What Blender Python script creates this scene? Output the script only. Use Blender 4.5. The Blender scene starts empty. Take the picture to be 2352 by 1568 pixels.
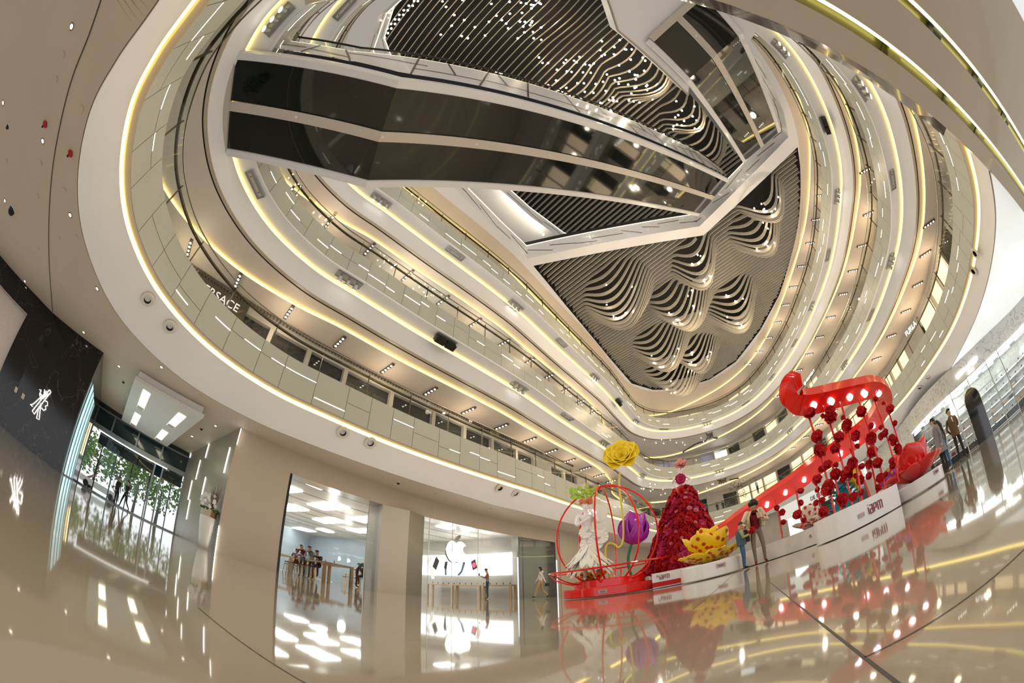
import bpy, math, random
from mathutils import Vector, Matrix
from math import sin, cos, pi, radians, sqrt, atan2
random.seed(7)
SC = bpy.context.scene
COL = SC.collection
# ---------------------------------------------------------------- camera (low on the floor, fisheye, looking up)
CAMH = 0.195
K1, K3 = 1.0999, 0.0569          # lens: angle = K1*r + K3*r^3, r in 1000 px of a 2352 px wide frame
_Z = Vector((-0.0151, cos(.653), -sin(.653))).normalized()
_Y = (Vector((0, 0, -1)) - _Z * (-_Z.z)).normalized()
_X = _Y.cross(_Z)
RW = Matrix((_X, _Y, _Z))        # camera -> world
cd = bpy.data.cameras.new('camera'); cam = bpy.data.objects.new('camera', cd); COL.objects.link(cam)
cam.matrix_world = Matrix.Translation((0, 0, CAMH)) @ RW.to_4x4()
SC.camera = cam
cd.type = 'PANO'; cd.sensor_width = 36; cd.clip_start = 0.02; cd.clip_end = 400
cy = cd
cy.panorama_type = 'FISHEYE_LENS_POLYNOMIAL'
cy.fisheye_fov = radians(240)
q = 2352 / 36 / 1000
cy.fisheye_polynomial_k0 = 0; cy.fisheye_polynomial_k1 = -K1 * q; cy.fisheye_polynomial_k2 = 0
cy.fisheye_polynomial_k3 = -K3 * q ** 3; cy.fisheye_polynomial_k4 = 0
# ---------------------------------------------------------------- render look and daylight
SC.view_settings.view_transform = 'Standard'; SC.view_settings.look = 'None'
SC.view_settings.gamma = 1; SC.view_settings.use_curve_mapping = False
SC.view_settings.exposure = 0.0
SC.cycles.max_bounces = 6; SC.cycles.diffuse_bounces = 2; SC.cycles.glossy_bounces = 3
SC.cycles.transmission_bounces = 4; SC.cycles.transparent_max_bounces = 10
SC.cycles.caustics_reflective = False; SC.cycles.caustics_refractive = False
SC.cycles.sample_clamp_indirect = 4; SC.cycles.use_denoising = True; SC.cycles.use_adaptive_sampling = True; SC.cycles.adaptive_threshold = .05
W = bpy.data.worlds.new('world'); SC.world = W; W.use_nodes = True
bg = W.node_tree.nodes['Background']; bg.inputs[0].default_value = (0.93, 0.95, 1.0, 1); bg.inputs[1].default_value = 1.3

SC.cycles.use_fast_gi = True; SC.cycles.fast_gi_method = 'ADD'; SC.cycles.ao_bounces = 0; SC.cycles.ao_bounces_render = 2
W.light_settings.ao_factor = .265; W.light_settings.distance = 3.5

def area(name, loc, size, power, color=(1, .86, .68), rot=(0, 0, 0), sy=None):
    l = bpy.data.lights.new(name, 'AREA'); l.energy = power; l.color = color; l.size = size
    if sy: l.shape = 'RECTANGLE'; l.size_y = sy
    o = bpy.data.objects.new(name, l); COL.objects.link(o); o.location = loc; o.rotation_euler = rot; return o
def spot(name, loc, target, power, color=(1, .88, .72), ang=75):
    l = bpy.data.lights.new(name, 'SPOT'); l.energy = power; l.color = color; l.shadow_soft_size = .15; l.spot_size = radians(ang); l.spot_blend = .7
    o = bpy.data.objects.new(name, l); COL.objects.link(o); o.location = loc; o.rotation_euler = (Vector(target) - Vector(loc)).to_track_quat('-Z', 'Y').to_euler(); return o
def point(name, loc, power, color=(1, .86, .68), r=.25):
    l = bpy.data.lights.new(name, 'POINT'); l.energy = power; l.color = color; l.shadow_soft_size = r
    o = bpy.data.objects.new(name, l); COL.objects.link(o); o.location = loc; return o

# ---------------------------------------------------------------- measuring helpers: a sight line to a world point
def ray(px, py):
    x = (px - 1176) / 1000; y = (784 - py) / 1000; r = math.hypot(x, y) or 1e-9
    th = K1 * r + K3 * r ** 3; s = sin(th) / r
    return RW @ Vector((x * s, y * s, -cos(th)))
def atz(px, py, z):
    d = ray(px, py); t = (z - CAMH) / d.z; return Vector((d.x * t, d.y * t, z))
def atd(px, py, D):
    d = ray(px, py); t = D / math.hypot(d.x, d.y); return Vector((d.x * t, d.y * t, CAMH + d.z * t))

# ---------------------------------------------------------------- materials
MATS = {}
def mat(name, col, rough=.5, metal=0, emit=0, ecol=None, noise=0, nscale=3, spec=.5, coat=0, bump=0):
    m = bpy.data.materials.new(name); m.use_nodes = True; nt = m.node_tree; b = nt.nodes['Principled BSDF']
    c = (*col, 1)
    b.inputs['Base Color'].default_value = c; b.inputs['Roughness'].default_value = rough
    b.inputs['Metallic'].default_value = metal; b.inputs['Specular IOR Level'].default_value = spec
    b.inputs['Coat Weight'].default_value = coat; b.inputs['Coat Roughness'].default_value = .05
    if emit:
        b.inputs['Emission Color'].default_value = (*(ecol or col), 1); b.inputs['Emission Strength'].default_value = emit
    if noise or bump:
        tc = nt.nodes.new('ShaderNodeTexCoord'); n = nt.nodes.new('ShaderNodeTexNoise'); n.inputs['Scale'].default_value = nscale
        n.inputs['Detail'].default_value = 4
        nt.links.new(tc.outputs['Object'], n.inputs['Vector'])
        if noise:
            r = nt.nodes.new('ShaderNodeValToRGB'); nt.links.new(n.outputs['Fac'], r.inputs[0])
            r.color_ramp.elements[0].position = .35; r.color_ramp.elements[1].position = .65
            r.color_ramp.elements[0].color = (*[v * (1 - noise) for v in col], 1)
            r.color_ramp.elements[1].color = (*[min(1, v * (1 + noise)) for v in col], 1)
            nt.links.new(r.outputs[0], b.inputs['Base Color'])
        if bump:
            bp = nt.nodes.new('ShaderNodeBump'); bp.inputs['Strength'].default_value = bump; bp.inputs['Distance'].default_value = .02
            nt.links.new(n.outputs['Fac'], bp.inputs['Height']); nt.links.new(bp.outputs[0], b.inputs['Normal'])
    MATS[name] = m; return m
def glassmat(name, tint=(.93, .97, .95), refl=1.0):
    m = bpy.data.materials.new(name); m.use_nodes = True; nt = m.node_tree
    for n in list(nt.nodes):
        if n.type != 'OUTPUT_MATERIAL': nt.nodes.remove(n)
    out = nt.nodes['Material Output']; t = nt.nodes.new('ShaderNodeBsdfTransparent'); t.inputs[0].default_value = (*tint, 1)
    g = nt.nodes.new('ShaderNodeBsdfGlossy'); g.inputs['Roughness'].default_value = .02
    f = nt.nodes.new('ShaderNodeFresnel'); f.inputs[0].default_value = 1.5
    mu = nt.nodes.new('ShaderNodeMath'); mu.operation = 'MULTIPLY'; mu.inputs[1].default_value = refl
    mx = nt.nodes.new('ShaderNodeMixShader')
    nt.links.new(f.outputs[0], mu.inputs[0]); nt.links.new(mu.outputs[0], mx.inputs[0]); nt.links.new(t.outputs[0], mx.inputs[1])
    nt.links.new(g.outputs[0], mx.inputs[2]); nt.links.new(mx.outputs[0], out.inputs[0]); MATS[name] = m; return m
def marble(name, base, vein, scale, width, rough=.15):
    m = mat(name, base, rough); nt = m.node_tree; b = nt.nodes['Principled BSDF']
    tc = nt.nodes.new('ShaderNodeTexCoord'); n = nt.nodes.new('ShaderNodeTexNoise'); n.inputs['Scale'].default_value = scale
    n.inputs['Detail'].default_value = 8; n.inputs['Distortion'].default_value = 1.2
    ma = nt.nodes.new('ShaderNodeMath'); ma.operation = 'SUBTRACT'; ma.inputs[1].default_value = .5
    ab = nt.nodes.new('ShaderNodeMath'); ab.operation = 'ABSOLUTE'
    r = nt.nodes.new('ShaderNodeValToRGB'); r.color_ramp.elements[0].color = (*vein, 1); r.color_ramp.elements[1].color = (*base, 1)
    r.color_ramp.elements[0].position = 0; r.color_ramp.elements[1].position = width
    nt.links.new(tc.outputs['Object'], n.inputs['Vector']); nt.links.new(n.outputs['Fac'], ma.inputs[0]); nt.links.new(ma.outputs[0], ab.inputs[0])
    nt.links.new(ab.outputs[0], r.inputs[0]); nt.links.new(r.outputs[0], b.inputs['Base Color']); return m

M_ceil = mat('warm_plaster', (.55, .46, .36), .55, noise=.02, nscale=.6)
M_white = mat('white_plaster', (.86, .83, .81), .45, noise=.015, nscale=.5)
M_gal = mat('gallery_plaster', (.74, .62, .48), .5, noise=.02, nscale=.8)
M_fascia = mat('back_painted_glass', (.50, .49, .41), .28, noise=.02, nscale=.4, spec=.35)
M_joint = mat('joint', (.12, .12, .11), .5)
M_dash = mat('slot_light', (1, .97, .88), .4, emit=2.5)
M_cove = mat('cove_light', (1, .81, .24), .4, emit=3.6)
M_cove2 = mat('cove_light_soft', (1, .80, .22), .4, emit=3.2)
M_groove = mat('shadow_gap', (.07, .065, .06), .6)
M_tan = mat('tan_trim', (.55, .44, .31), .4)
M_bronze = mat('bronze_metal', (.20, .16, .11), .3, metal=.8)
M_steel = mat('brushed_steel', (.62, .60, .56), .28, metal=1)
M_black = mat('black_paint', (.012, .012, .013), .35)
M_fix = mat('fixture_metal', (.62, .62, .60), .35, metal=.7)
M_bulb = mat('lit_bulb', (1, .93, .8), .4, emit=16); M_lens = mat('spot_lens', (1, .95, .86), .4, emit=6)
M_bulbs = mat('lit_small_bulb', (1, .90, .70), .4, emit=30)
M_glass = glassmat('clear_glass'); M_rail = glassmat('rail_glass', (.88, .92, .88), .8)
M_slat = mat('slat_enamel', (.47, .42, .34), .45)
M_dark = mat('dark_void', (.02, .018, .015), .8)
M_blackglass = mat('black_glass', (.006, .008, .007), .04, coat=1, noise=.0, bump=0)
M_flange = mat('white_metal', (.78, .75, .73), .25, metal=.0, coat=.3)
M_beam = mat('beige_enamel', (.58, .51, .43), .4)
M_gold = mat('gold_mirror', (.50, .36, .20), .3, metal=.45)
M_wall = mat('taupe_panel', (.50, .41, .32), .3, noise=.02, nscale=.5)
M_wall2 = mat('olive_stone', (.30, .27, .21), .3, noise=.05, nscale=1)
M_bmarble = marble('black_marble', (.008, .008, .008), (.10, .10, .095), .55, .0022, .12)
M_wmarble = marble('white_marble', (.66, .64, .60), (.36, .36, .35), 1.3, .022, .15)
M_grey = mat('grey_metal', (.22, .24, .26), .35, metal=.5)

# ---------------------------------------------------------------- mesh helpers
class MB:
    def __init__(s): s.v = []; s.f = []; s.mi = []
    def quad(s, a, b, c, d, mi=0):
        n = len(s.v); s.v += [a, b, c, d]; s.f.append((n, n + 1, n + 2, n + 3)); s.mi.append(mi)
    def poly(s, pts, mi=0):
        n = len(s.v); s.v += list(pts); s.f.append(tuple(range(n, n + len(pts)))); s.mi.append(mi)
    def grid(s, rows, closed=False, mi=0):
        n = len(s.v); w = len(rows[0])
        for r in rows: s.v += list(r)
        for i in range(len(rows) - 1):
            for j in range(w if closed else w - 1):
                a = n + i * w + j; b = n + i * w + (j + 1) % w
                s.f.append((a, b, b + w, a + w)); s.mi.append(mi)
    def prism(s, pts, z0, z1, mi=0, mib=None):
        n = len(pts); mib = mi if mib is None else mib
        s.poly([(p[0], p[1], z1) for p in pts], mi); s.poly([(p[0], p[1], z0) for p in reversed(pts)], mib)
        for i in range(n):
            a, b = pts[i], pts[(i + 1) % n]; s.quad((a[0], a[1], z0), (b[0], b[1], z0), (b[0], b[1], z1), (a[0], a[1], z1), mi)
    def box(s, c, d, ax=None, mi=0):
        c = Vector(c); ax = ax or (Vector((1, 0, 0)), Vector((0, 1, 0)), Vector((0, 0, 1)))
        x, y, z = [a * (k / 2) for a, k in zip(ax, d)]
        P = [c + x * i + y * j + z * k for k in (-1, 1) for j in (-1, 1) for i in (-1, 1)]
        n = len(s.v); s.v += [tuple(p) for p in P]
        for f in ((0, 2, 3, 1), (4, 5, 7, 6), (0, 1, 5, 4), (2, 6, 7, 3), (0, 4, 6, 2), (1, 3, 7, 5)):
            s.f.append(tuple(n + i for i in f)); s.mi.append(mi)
    def bar(s, a, b, w, h, up=(0, 0, 1), mi=0):
        a = Vector(a); b = Vector(b); d = (b - a); L = d.length; d.normalize(); u = Vector(up); x = d.cross(u)
        if x.length < 1e-4: x = d.cross(Vector((1, 0, 0)))
        x.normalize(); u = x.cross(d); s.box((a + b) / 2, (L, w, h), (d, x, u), mi)
    def tube(s, pts, r, n=8, mi=0, cap=True):
        pts = [Vector(p) for p in pts]; rr = r if isinstance(r, (list, tuple)) else [r] * len(pts)
        t = (pts[1] - pts[0]).normalized(); u = t.orthogonal().normalized(); rows = []
        for i, p in enumerate(pts):
            a = pts[max(i - 1, 0)]; b = pts[min(i + 1, len(pts) - 1)]; t = (b - a).normalized()
            u = (u - t * u.dot(t)).normalized(); w = t.cross(u)
            rows.append([tuple(p + (u * cos(2 * pi * k / n) + w * sin(2 * pi * k / n)) * rr[i]) for k in range(n)])
        s.grid(rows, True, mi)
        if cap: s.poly(rows[0][::-1], mi); s.poly(rows[-1], mi)
    def lathe(s, prof, c=(0, 0, 0), n=24, mi=0, ax=None):
        c = Vector(c); X, Y, Z = ax or (Vector((1, 0, 0)), Vector((0, 1, 0)), Vector((0, 0, 1)))
        s.grid([[tuple(c + (X * cos(2 * pi * k / n) + Y * sin(2 * pi * k / n)) * r + Z * z) for k in range(n)] for r, z in prof], True, mi)
    def sphere(s, c, r, n=10, m=6, mi=0):
        c = Vector(c); r = Vector(r) if not isinstance(r, (int, float)) else Vector((r, r, r))
        s.grid([[(c.x + r.x * sin(pi * (i + .001) / (m + .002)) * cos(2 * pi * k / n), c.y + r.y * sin(pi * (i + .001) / (m + .002)) * sin(2 * pi * k / n), c.z - r.z * cos(pi * i / m)) for k in range(n)] for i in range(m + 1)], True, mi)
    def mesh(s, name, mats, smooth=False, origin=(0, 0, 0)):
        me = bpy.data.meshes.new(name); o = Vector(origin)
        me.from_pydata([tuple(Vector(v) - o) for v in s.v], [], s.f)
        for m in (mats if isinstance(mats, (list, tuple)) else [mats]): me.materials.append(m)
        me.polygons.foreach_set('material_index', s.mi)
        if smooth: me.polygons.foreach_set('use_smooth', [True] * len(s.f))
        me.update(); return me
    def build(s, name, mats, parent=None, smooth=False, origin=None, **tags):
        if origin is None: origin = (0, 0, 0)
        o = bpy.data.objects.new(name, s.mesh(name, mats, smooth, origin)); COL.objects.link(o)
        if parent is not None: o.parent = parent
        else: o.location = origin
        for k, v in tags.items(): o[k] = v
        return o
def empty(name, loc=(0, 0, 0), label=None, cat=None, group=None, rz=0):
    o = bpy.data.objects.new(name, None); COL.objects.link(o); o.location = loc; o.rotation_euler.z = rz
    tag(o, label, cat, group); return o
def tag(o, label=None, cat=None, group=None, kind=None):
    if label: o['label'] = label
    if cat: o['category'] = cat
    if group: o['group'] = group
    if kind: o['kind'] = kind
    return o
KIDS = {}
def copy_tree(o, loc=None, rz=None, label=None, parent=None):
    c = o.copy(); COL.objects.link(c)
    if parent is not None: c.parent = parent
    if loc is not None: c.location = loc
    if rz is not None: c.rotation_euler.z = rz
    if label: c['label'] = label
    for ch in [k for k in o.children]:
        if not ch.get('_skip'): copy_tree(ch, parent=c)
    return c
def struct(mb, name, mats, smooth=False): return mb.build(name, mats, smooth=smooth, kind='structure')
def catmull(pts, k=8, closed=False):
    out = []; n = len(pts)
    for i in range(n if closed else n - 1):
        p0, p1, p2, p3 = [pts[(i + j) % n] if closed else pts[min(max(i + j, 0), n - 1)] for j in (-1, 0, 1, 2)]
        for t in range(k):
            t /= k
            out.append(tuple(.5 * (2 * b + (c - a) * t + (2 * a - 5 * b + 4 * c - d) * t * t + (3 * b - a - 3 * c + d) * t ** 3) for a, b, c, d in zip(p0, p1, p2, p3)))
    if not closed: out.append(tuple(pts[-1]))
    return out

# ---------------------------------------------------------------- atrium plan: balcony edge (x, y, offset of the ground soffit edge, offset of the gallery cove line)
DC = [(-4.6, -1.1, .45, 5), (-5.8, -.55, .6, 5), (-7.0, .15, .85, 5.2), (-8.3, 1.5, 1.2, 5.4), (-9.1, 3.0, 1.5, 5.2), (-9.45, 5.0, 1.85, 4.3), (-9.05, 7.4, 1.8, 3.4), (-7.85, 9.75, 1.45, 2.7), (-6.25, 11.65, 1.25, 2.4),
      (-4.0, 14.35, 1.1, 2.35), (-1.6, 17.1, 1.2, 2.3), (0, 19, 1.4, 2.3), (1.5, 20.9, 1.3, 2.3), (4.3, 24.9, 1.2, 2.3), (7, 28.6, 1.3, 2.3), (9.8, 32.5, 1.5, 2.5), (12.6, 37, 1.8, 3.2), (15, 40.5, 2.2, 5),
      (18, 42.7, 2.5, 7), (21, 43.1, 2.5, 8), (24, 42.3, 2.5, 6), (26.8, 40.4, 2.5, 4), (28.6, 37, 2.5, 2.8), (28.9, 32, 2.5, 2.2), (28.2, 26, 2.5, 1.7), (27, 21, 2.5, 1.7), (25.7, 16.5, 2.4, 1.8), (24.5, 13.5, 2.2, 1.9),
      (23.1, 10.6, 1.8, 2), (21.5, 7.6, 1.0, 2.1), (19.5, 5.1, .7, 2.1), (17, 2.8, .5, 2.1), (14.5, 1.0, .35, 2.1), (12, -.1, .3, 2.1), (9.6, -.8, .3, 2.1), (6.5, -1.7, .3, 2.1), (3, -2.6, .3, 3), (0, -2.9, .3, 4), (-2.6, -2.2, .4, 5)]
_f = catmull(DC, 10, True); NF = len(_f)
_s = [0]
for i in range(NF): _s.append(_s[-1] + math.dist(_f[i][:2], _f[(i + 1) % NF][:2]))
LEN = _s[-1]
def _nrm(i):
    a, b = _f[(i - 2) % NF], _f[(i + 2) % NF]; dx, dy = b[0] - a[0], b[1] - a[1]; l = math.hypot(dx, dy); return (-dy / l, dx / l)
_n = [_nrm(i) for i in range(NF)]
def ring(i, off, z):
    i %= NF; o = off(i) if callable(off) else off
    return (_f[i][0] + _n[i][0] * o, _f[i][1] + _n[i][1] * o, z)
import bisect
def at_s(s, off=0, z=0):
    s %= LEN; i = min(bisect.bisect_right(_s, s) - 1, NF - 1); t = (s - _s[i]) / (_s[i + 1] - _s[i]); j = (i + 1) % NF
    x = _f[i][0] * (1 - t) + _f[j][0] * t; y = _f[i][1] * (1 - t) + _f[j][1] * t
    nx = _n[i][0] * (1 - t) + _n[j][0] * t; ny = _n[i][1] * (1 - t) + _n[j][1] * t
    return (x + nx * off, y + ny * off, z)
A_ = lambda k=0: (lambda i: _f[i][2] + k)
S_ = lambda k=0: (lambda i: _f[i][3] + k)
def sweep(mb, prof, mi=0, lo=0, hi=None):
    hi = NF if hi is None else hi
    mb.grid([[ring(i, o, z) for i in range(lo, hi + 1)] for o, z in prof], False, mi)
# check: outward normals
# ================================================================ setting: floor
fm = mat('polished_stone_floor', (.40, .335, .25), .045, noise=.04, nscale=.35, spec=.6)
nt = fm.node_tree; b = nt.nodes['Principled BSDF']
mb = MB(); mb.poly([(-60, -60, 0), (80, -60, 0), (80, 90, 0), (-60, 90, 0)]); struct(mb, 'floor', fm)
mb = MB()
for a, b_, w in [((1765.3, 1333.7), (2060, 1568), .005), ((1985, 1510), (2352, 1262), .004), ((455, 1395), (700, 1568), .003), ((1590, 1400), (1700, 1305), .004)]:
    p = atz(*a, 0); q_ = atz(*b_, 0); d = (q_ - p).normalized(); n = Vector((-d.y, d.x, 0)) * w / 2
    p = p - d * 0; q_ = q_ + d * .4
    mb.quad(p - n + Vector((0, 0, .001)), q_ - n + Vector((0, 0, .001)), q_ + n + Vector((0, 0, .001)), p + n + Vector((0, 0, .001)))
struct(mb, 'trim_20', M_groove)
# ================================================================ setting: balcony rings
ZC = [5.95, 12.4, 19.1]; ZD = [7.3, 13.75, 20.45]; ZCEIL = [5.0, 11.4, 18.1, 24.9]
FAR = 16
# ground soffit + white band of level 2
mb = MB()
sweep(mb, [(A_(.02), 5.0), (FAR, 5.0)]); struct(mb, 'ceiling', M_ceil)
mb = MB(); sweep(mb, [(A_(.10), 5.0), (A_(.10), 5.06), (A_(.0), 5.06), (A_(0), 5.0), (A_(-.03), 4.99)]); struct(mb, 'trim_1', M_tan)
def lerp_prof(n, z0, z1, o1, bulge):
    out = []
    for k in range(n + 1):
        t = k / n; out.append(((lambda i, t=t: (_f[i][2] - .03) * (1 - t) + o1 * t), z0 + (z1 - z0) * t - bulge * 4 * t * (1 - t)))
    return out
mb = MB(); sweep(mb, lerp_prof(5, 4.99, 5.80, .28, .06)); struct(mb, 'trim_2', M_white, True)
mb = MB(); sweep(mb, [(.28, 5.80), (.28, 5.95)]); struct(mb, 'trim_3', M_cove)
mb = MB(); sweep(mb, [(.28, 5.95), (.18, 5.95), (.18, 5.90), (.0, 5.90), (-.02, 5.93), (0, 5.95)]); struct(mb, 'trim_4', M_tan)
nst = 5
for k in (1, 2):
    zc = ZC[k]; zl = ZCEIL[k]
    mb = MB(); sweep(mb, [(.95, zc - .02), (.1, zc - .02), (.08, zc - .07), (-.02, zc - .07), (-.02, zc), (0, zc)]); struct(mb, 'trim_%d' % nst, M_white); nst += 1
    mb = MB(); sweep(mb, [(.95, zc - .16), (.95, zc - .02)]); struct(mb, 'trim_%d' % nst, M_cove2); nst += 1
    mb = MB(); sweep(mb, [(1.38, zl + .04), (1.25, zl + .25), (1.10, zl + .48), (.95, zc - .16)]); struct(mb, 'trim_%d' % nst, M_white, True); nst += 1
    mb = MB(); sweep(mb, [(1.55, zl), (1.38, zl), (1.38, zl + .04)]); struct(mb, 'trim_%d' % nst, M_tan); nst += 1
    mb = MB(); sweep(mb, [(1.63, zl), (1.63, zl + .10), (1.55, zl + .10), (1.55, zl)]); struct(mb, 'trim_%d' % nst, M_groove); nst += 1
for k in (1, 2, 3):
    zl = ZCEIL[k]; o0 = 1.63 if k < 3 else .9
    mb = MB(); sweep(mb, [(S_(0), zl + .03), (o0, zl + .0)]); struct(mb, 'ceiling_%d' % (2 * k), M_gal)
    mb = MB(); sweep(mb, [(S_(0), zl - .10), (S_(0), zl + .03)]); struct(mb, 'trim_%d' % nst, M_cove2); nst += 1
    mb = MB(); sweep(mb, [(FAR, zl - .12), (S_(.10), zl - .12), (S_(0), zl - .10)], 0); struct(mb, 'ceiling_%d' % (2 * k + 1), M_gal)
# slab edge panels with joints and slot lights
rnd = random.Random(3)
for k in range(3):
    z0, z1 = ZC[k], ZD[k]; mb = MB()
    sweep(mb, [(.012, z0), (.012, z1), (.6, z1), (FAR, z1 - .1)], 1)
    s = 0; c = 0
    while s < LEN - .01:
        w = rnd.choice([1.05, 1.2, 1.35]); w = min(w, LEN - s); kind = c % 4; g = .008
        zz = [z0, z1] if kind in (0, 2) and rnd.random() < .45 else ([z0, z0 + (z1 - z0) * rnd.choice([.38, .5, .62]), z1])
        for a, b_ in zip(zz, zz[1:]):
            n = 4; top = [at_s(s + g + (w - 2 * g) * t / n, 0, b_ - g) for t in range(n + 1)]; bot = [at_s(s + g + (w - 2 * g) * t / n, 0, a + g) for t in range(n + 1)]
            mb.grid([bot, top], False, 0)
        for rep in range(1):
            zd = zz[1] if len(zz) == 3 and rnd.random() < .8 else z0 + (z1 - z0) * rnd.choice([.2, .33, .55, .68])
            if rnd.random() < .66:
                L = w * rnd.choice([.5, .55, .95]) ; o = g if rnd.random() < .5 else max(g, w - L - g)
                n = 3; dh = .017 if k == 0 else .024
                mb.grid([[at_s(s + o + L * t / n, -.006, zd - dh + .03) for t in range(n + 1)], [at_s(s + o + L * t / n, -.006, zd + dh + .03) for t in range(n + 1)]], False, 2)
        s += w; c += 1
    struct(mb, 'trim_%d' % nst, [M_fascia, M_joint, M_dash]); nst += 1
# glass balustrades
for k in range(3):
    z1 = ZD[k]; lvl = ['second', 'third', 'fourth'][k]
    B = empty('balustrade', at_s(0, .1, z1), 'glass balustrade with bronze rail around the %s floor balcony' % lvl, 'balustrade')
    org = B.location.copy()
    mb = MB(); sweep(mb, [(.10, z1), (.10, z1 + 1.12)]); mb.build('glass_panel', M_rail, B, origin=org)
    mb = MB(); sweep(mb, [(.08, z1 + 1.12), (.08, z1 + 1.15), (.12, z1 + 1.15), (.12, z1 + 1.12), (.08, z1 + 1.12)]); mb.build('top_edge', M_steel, B, origin=org)
    mb = MB(); sweep(mb, [(.17, z1 + .86), (.17, z1 + .93), (.26, z1 + .93), (.26, z1 + .86), (.17, z1 + .86)]); mb.build('handrail', M_bronze, B, origin=org)
    n = int(LEN / 2.1); pm = None
    for i in range(n):
        a = Vector(at_s(i * LEN / n, .13, z1)); nn = (Vector(at_s(i * LEN / n, .5, z1)) - a).normalized()
        if pm is None:
            mb = MB(); mb.box((0, 0, .5), (.07, .02, 1.0)); pm = mb.mesh('post', M_bronze)
        o = bpy.data.objects.new('post', pm); COL.objects.link(o); o.parent = B; o.location = a - org; o.rotation_euler.z = atan2(nn.y, nn.x)
# ================================================================ top level plate and slatted ceilings
# L5 plate: ring soffit from the balcony line inward to the slat field / opening
def inside(p, poly):
    c = False; n = len(poly)
    for i in range(n):
        a, b_ = poly[i], poly[(i + 1) % n]
        if (a[1] > p[1]) != (b_[1] > p[1]) and p[0] < (b_[0] - a[0]) * (p[1] - a[1]) / (b_[1] - a[1]) + a[0]: c = not c
    return c
def tri_fill(name, outer, holes, z, m):
    from mathutils.geometry import tessellate_polygon
    loops = [[Vector((p[0], p[1], 0)) for p in outer]] + [[Vector((p[0], p[1], 0)) for p in h] for h in holes]
    f = tessellate_polygon(loops); fl = [p for l in loops for p in l]
    mb = MB(); mb.v = [(p.x, p.y, z) for p in fl]; f = [t for t in f if not any(inside(tuple((fl[t[0]] + fl[t[1]] + fl[t[2]])[:2][i_] / 3 for i_ in (0, 1)), h) for h in holes)]; mb.f = [tuple(t) for t in f]; mb.mi = [0] * len(f); return struct(mb, name, m)
outer = [ring(i, .9, 0)[:2] for i in range(0, NF, 3)]
OPEN = [(-8.6, 3.4), (-7.9, 6.5), (-6.6, 10.2), (-3.7, 14.5), (-2.3, 16.4), (-.7, 18.6), (1.4, 21.2), (15.6, 17.2), (21.3, 7.4), (20.2, 5.6), (18.6, 3.8), (16.7, 1.9), (14.0, .2), (10, -1.2), (4, -2.2), (-1.5, -2.2), (-5.2, -.9), (-7.4, .8)]
SLAT = [(1.9, 22.0), (5.1, 27.0), (10.9, 35.7), (15.0, 41.5), (18.5, 43.4), (22.5, 43.6), (26.5, 41.6), (28.9, 37.5), (29.4, 31), (28.9, 24.5), (27.8, 18.2), (26.0, 13.9), (24.1, 10.4), (22.6, 8.0), (16.3, 18.1)]
tri_fill('ceiling_8', outer, [OPEN, SLAT], 24.9, M_white)
mb = MB()
mb.grid([[(p[0], p[1], 24.9) for p in SLAT + SLAT[:1]], [(p[0], p[1], 25.9) for p in SLAT + SLAT[:1]]], False, 0)
struct(mb, 'trim_40', M_dark)
# bulging slat field
BULGE = [(10.0, 25.6, 3.0, 4.0, 2.5), (16.3, 20.9, 1.9, 2.8, 2.4), (21.6, 17.0, 2.6, 2.4, 2.2), (20.6, 13.4, 2.4, 2.2, 2.2), (16.6, 26.2, 3.3, 2.6, 2.6), (23.0, 26.4, 2.5, 3.6, 2.6), (16.6, 33.2, 3.2, 3.2, 2.5), (21.6, 34.5, 2.9, 2.6, 2.3), (20.5, 38.8, 4.2, 2.7, 2.6)]
def dip(x, y, B):
    z = 0
    for bx, by, rx, ry, a in B:
        r = math.sqrt(((x - bx) / rx) ** 2 + ((y - by) / ry) ** 2) / 1.12
        if r < 1: z = max(z, 1.45 * a * (.5 + .5 * cos(pi * r)) ** .62)
        if r < 1.25: z = max(z, .06 * a * (1.25 - r))
    return z
def slats(name, poly, z, d, pitch, B, h=.33, th=.06, step=.35, m=None):
    d = Vector((d[0], d[1], 0)).normalized(); n = Vector((-d.y, d.x, 0)); mb = MB()
    us = [Vector((*p, 0)).dot(n) for p in poly]; ts = [Vector((*p, 0)).dot(d) for p in poly]
    u = min(us) + pitch / 2
    while u < max(us):
        t = min(ts); run = []
        while t < max(ts) + step:
            p = n * u + d * t
            if inside((p.x, p.y), poly): run.append(p.copy())
            elif len(run) > 1:
                slat_run(mb, run, n, z, B, h, th); run = []
            else: run = []
            t += step
        if len(run) > 1: slat_run(mb, run, n, z, B, h, th)
        u += pitch
    return struct(mb, name, m or M_slat)
def slat_run(mb, run, n, z, B, h, th):
    zz = [z - dip(p.x, p.y, B) for p in run]; o = n * th / 2
    a = [tuple(p - o + Vector((0, 0, q_))) for p, q_ in zip(run, zz)]; b_ = [tuple(p + o + Vector((0, 0, q_))) for p, q_ in zip(run, zz)]
    c = [tuple(p - o + Vector((0, 0, q_ + h))) for p, q_ in zip(run, zz)]; e = [tuple(p + o + Vector((0, 0, q_ + h))) for p, q_ in zip(run, zz)]
    mb.grid([c, a, b_, e], False, 0)
slats('ceiling_9', SLAT, 25.0, (2.5, -3.01), .42, BULGE)
mb = MB(); mb.poly([(p[0], p[1], 28.2) for p in SLAT]); struct(mb, 'ceiling_10', M_dark)
mb = MB(); mb.grid([[(p[0], p[1], 25.9) for p in SLAT + SLAT[:1]], [(p[0], p[1], 28.2) for p in SLAT + SLAT[:1]]], False, 0); struct(mb, 'trim_41', M_dark)
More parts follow.
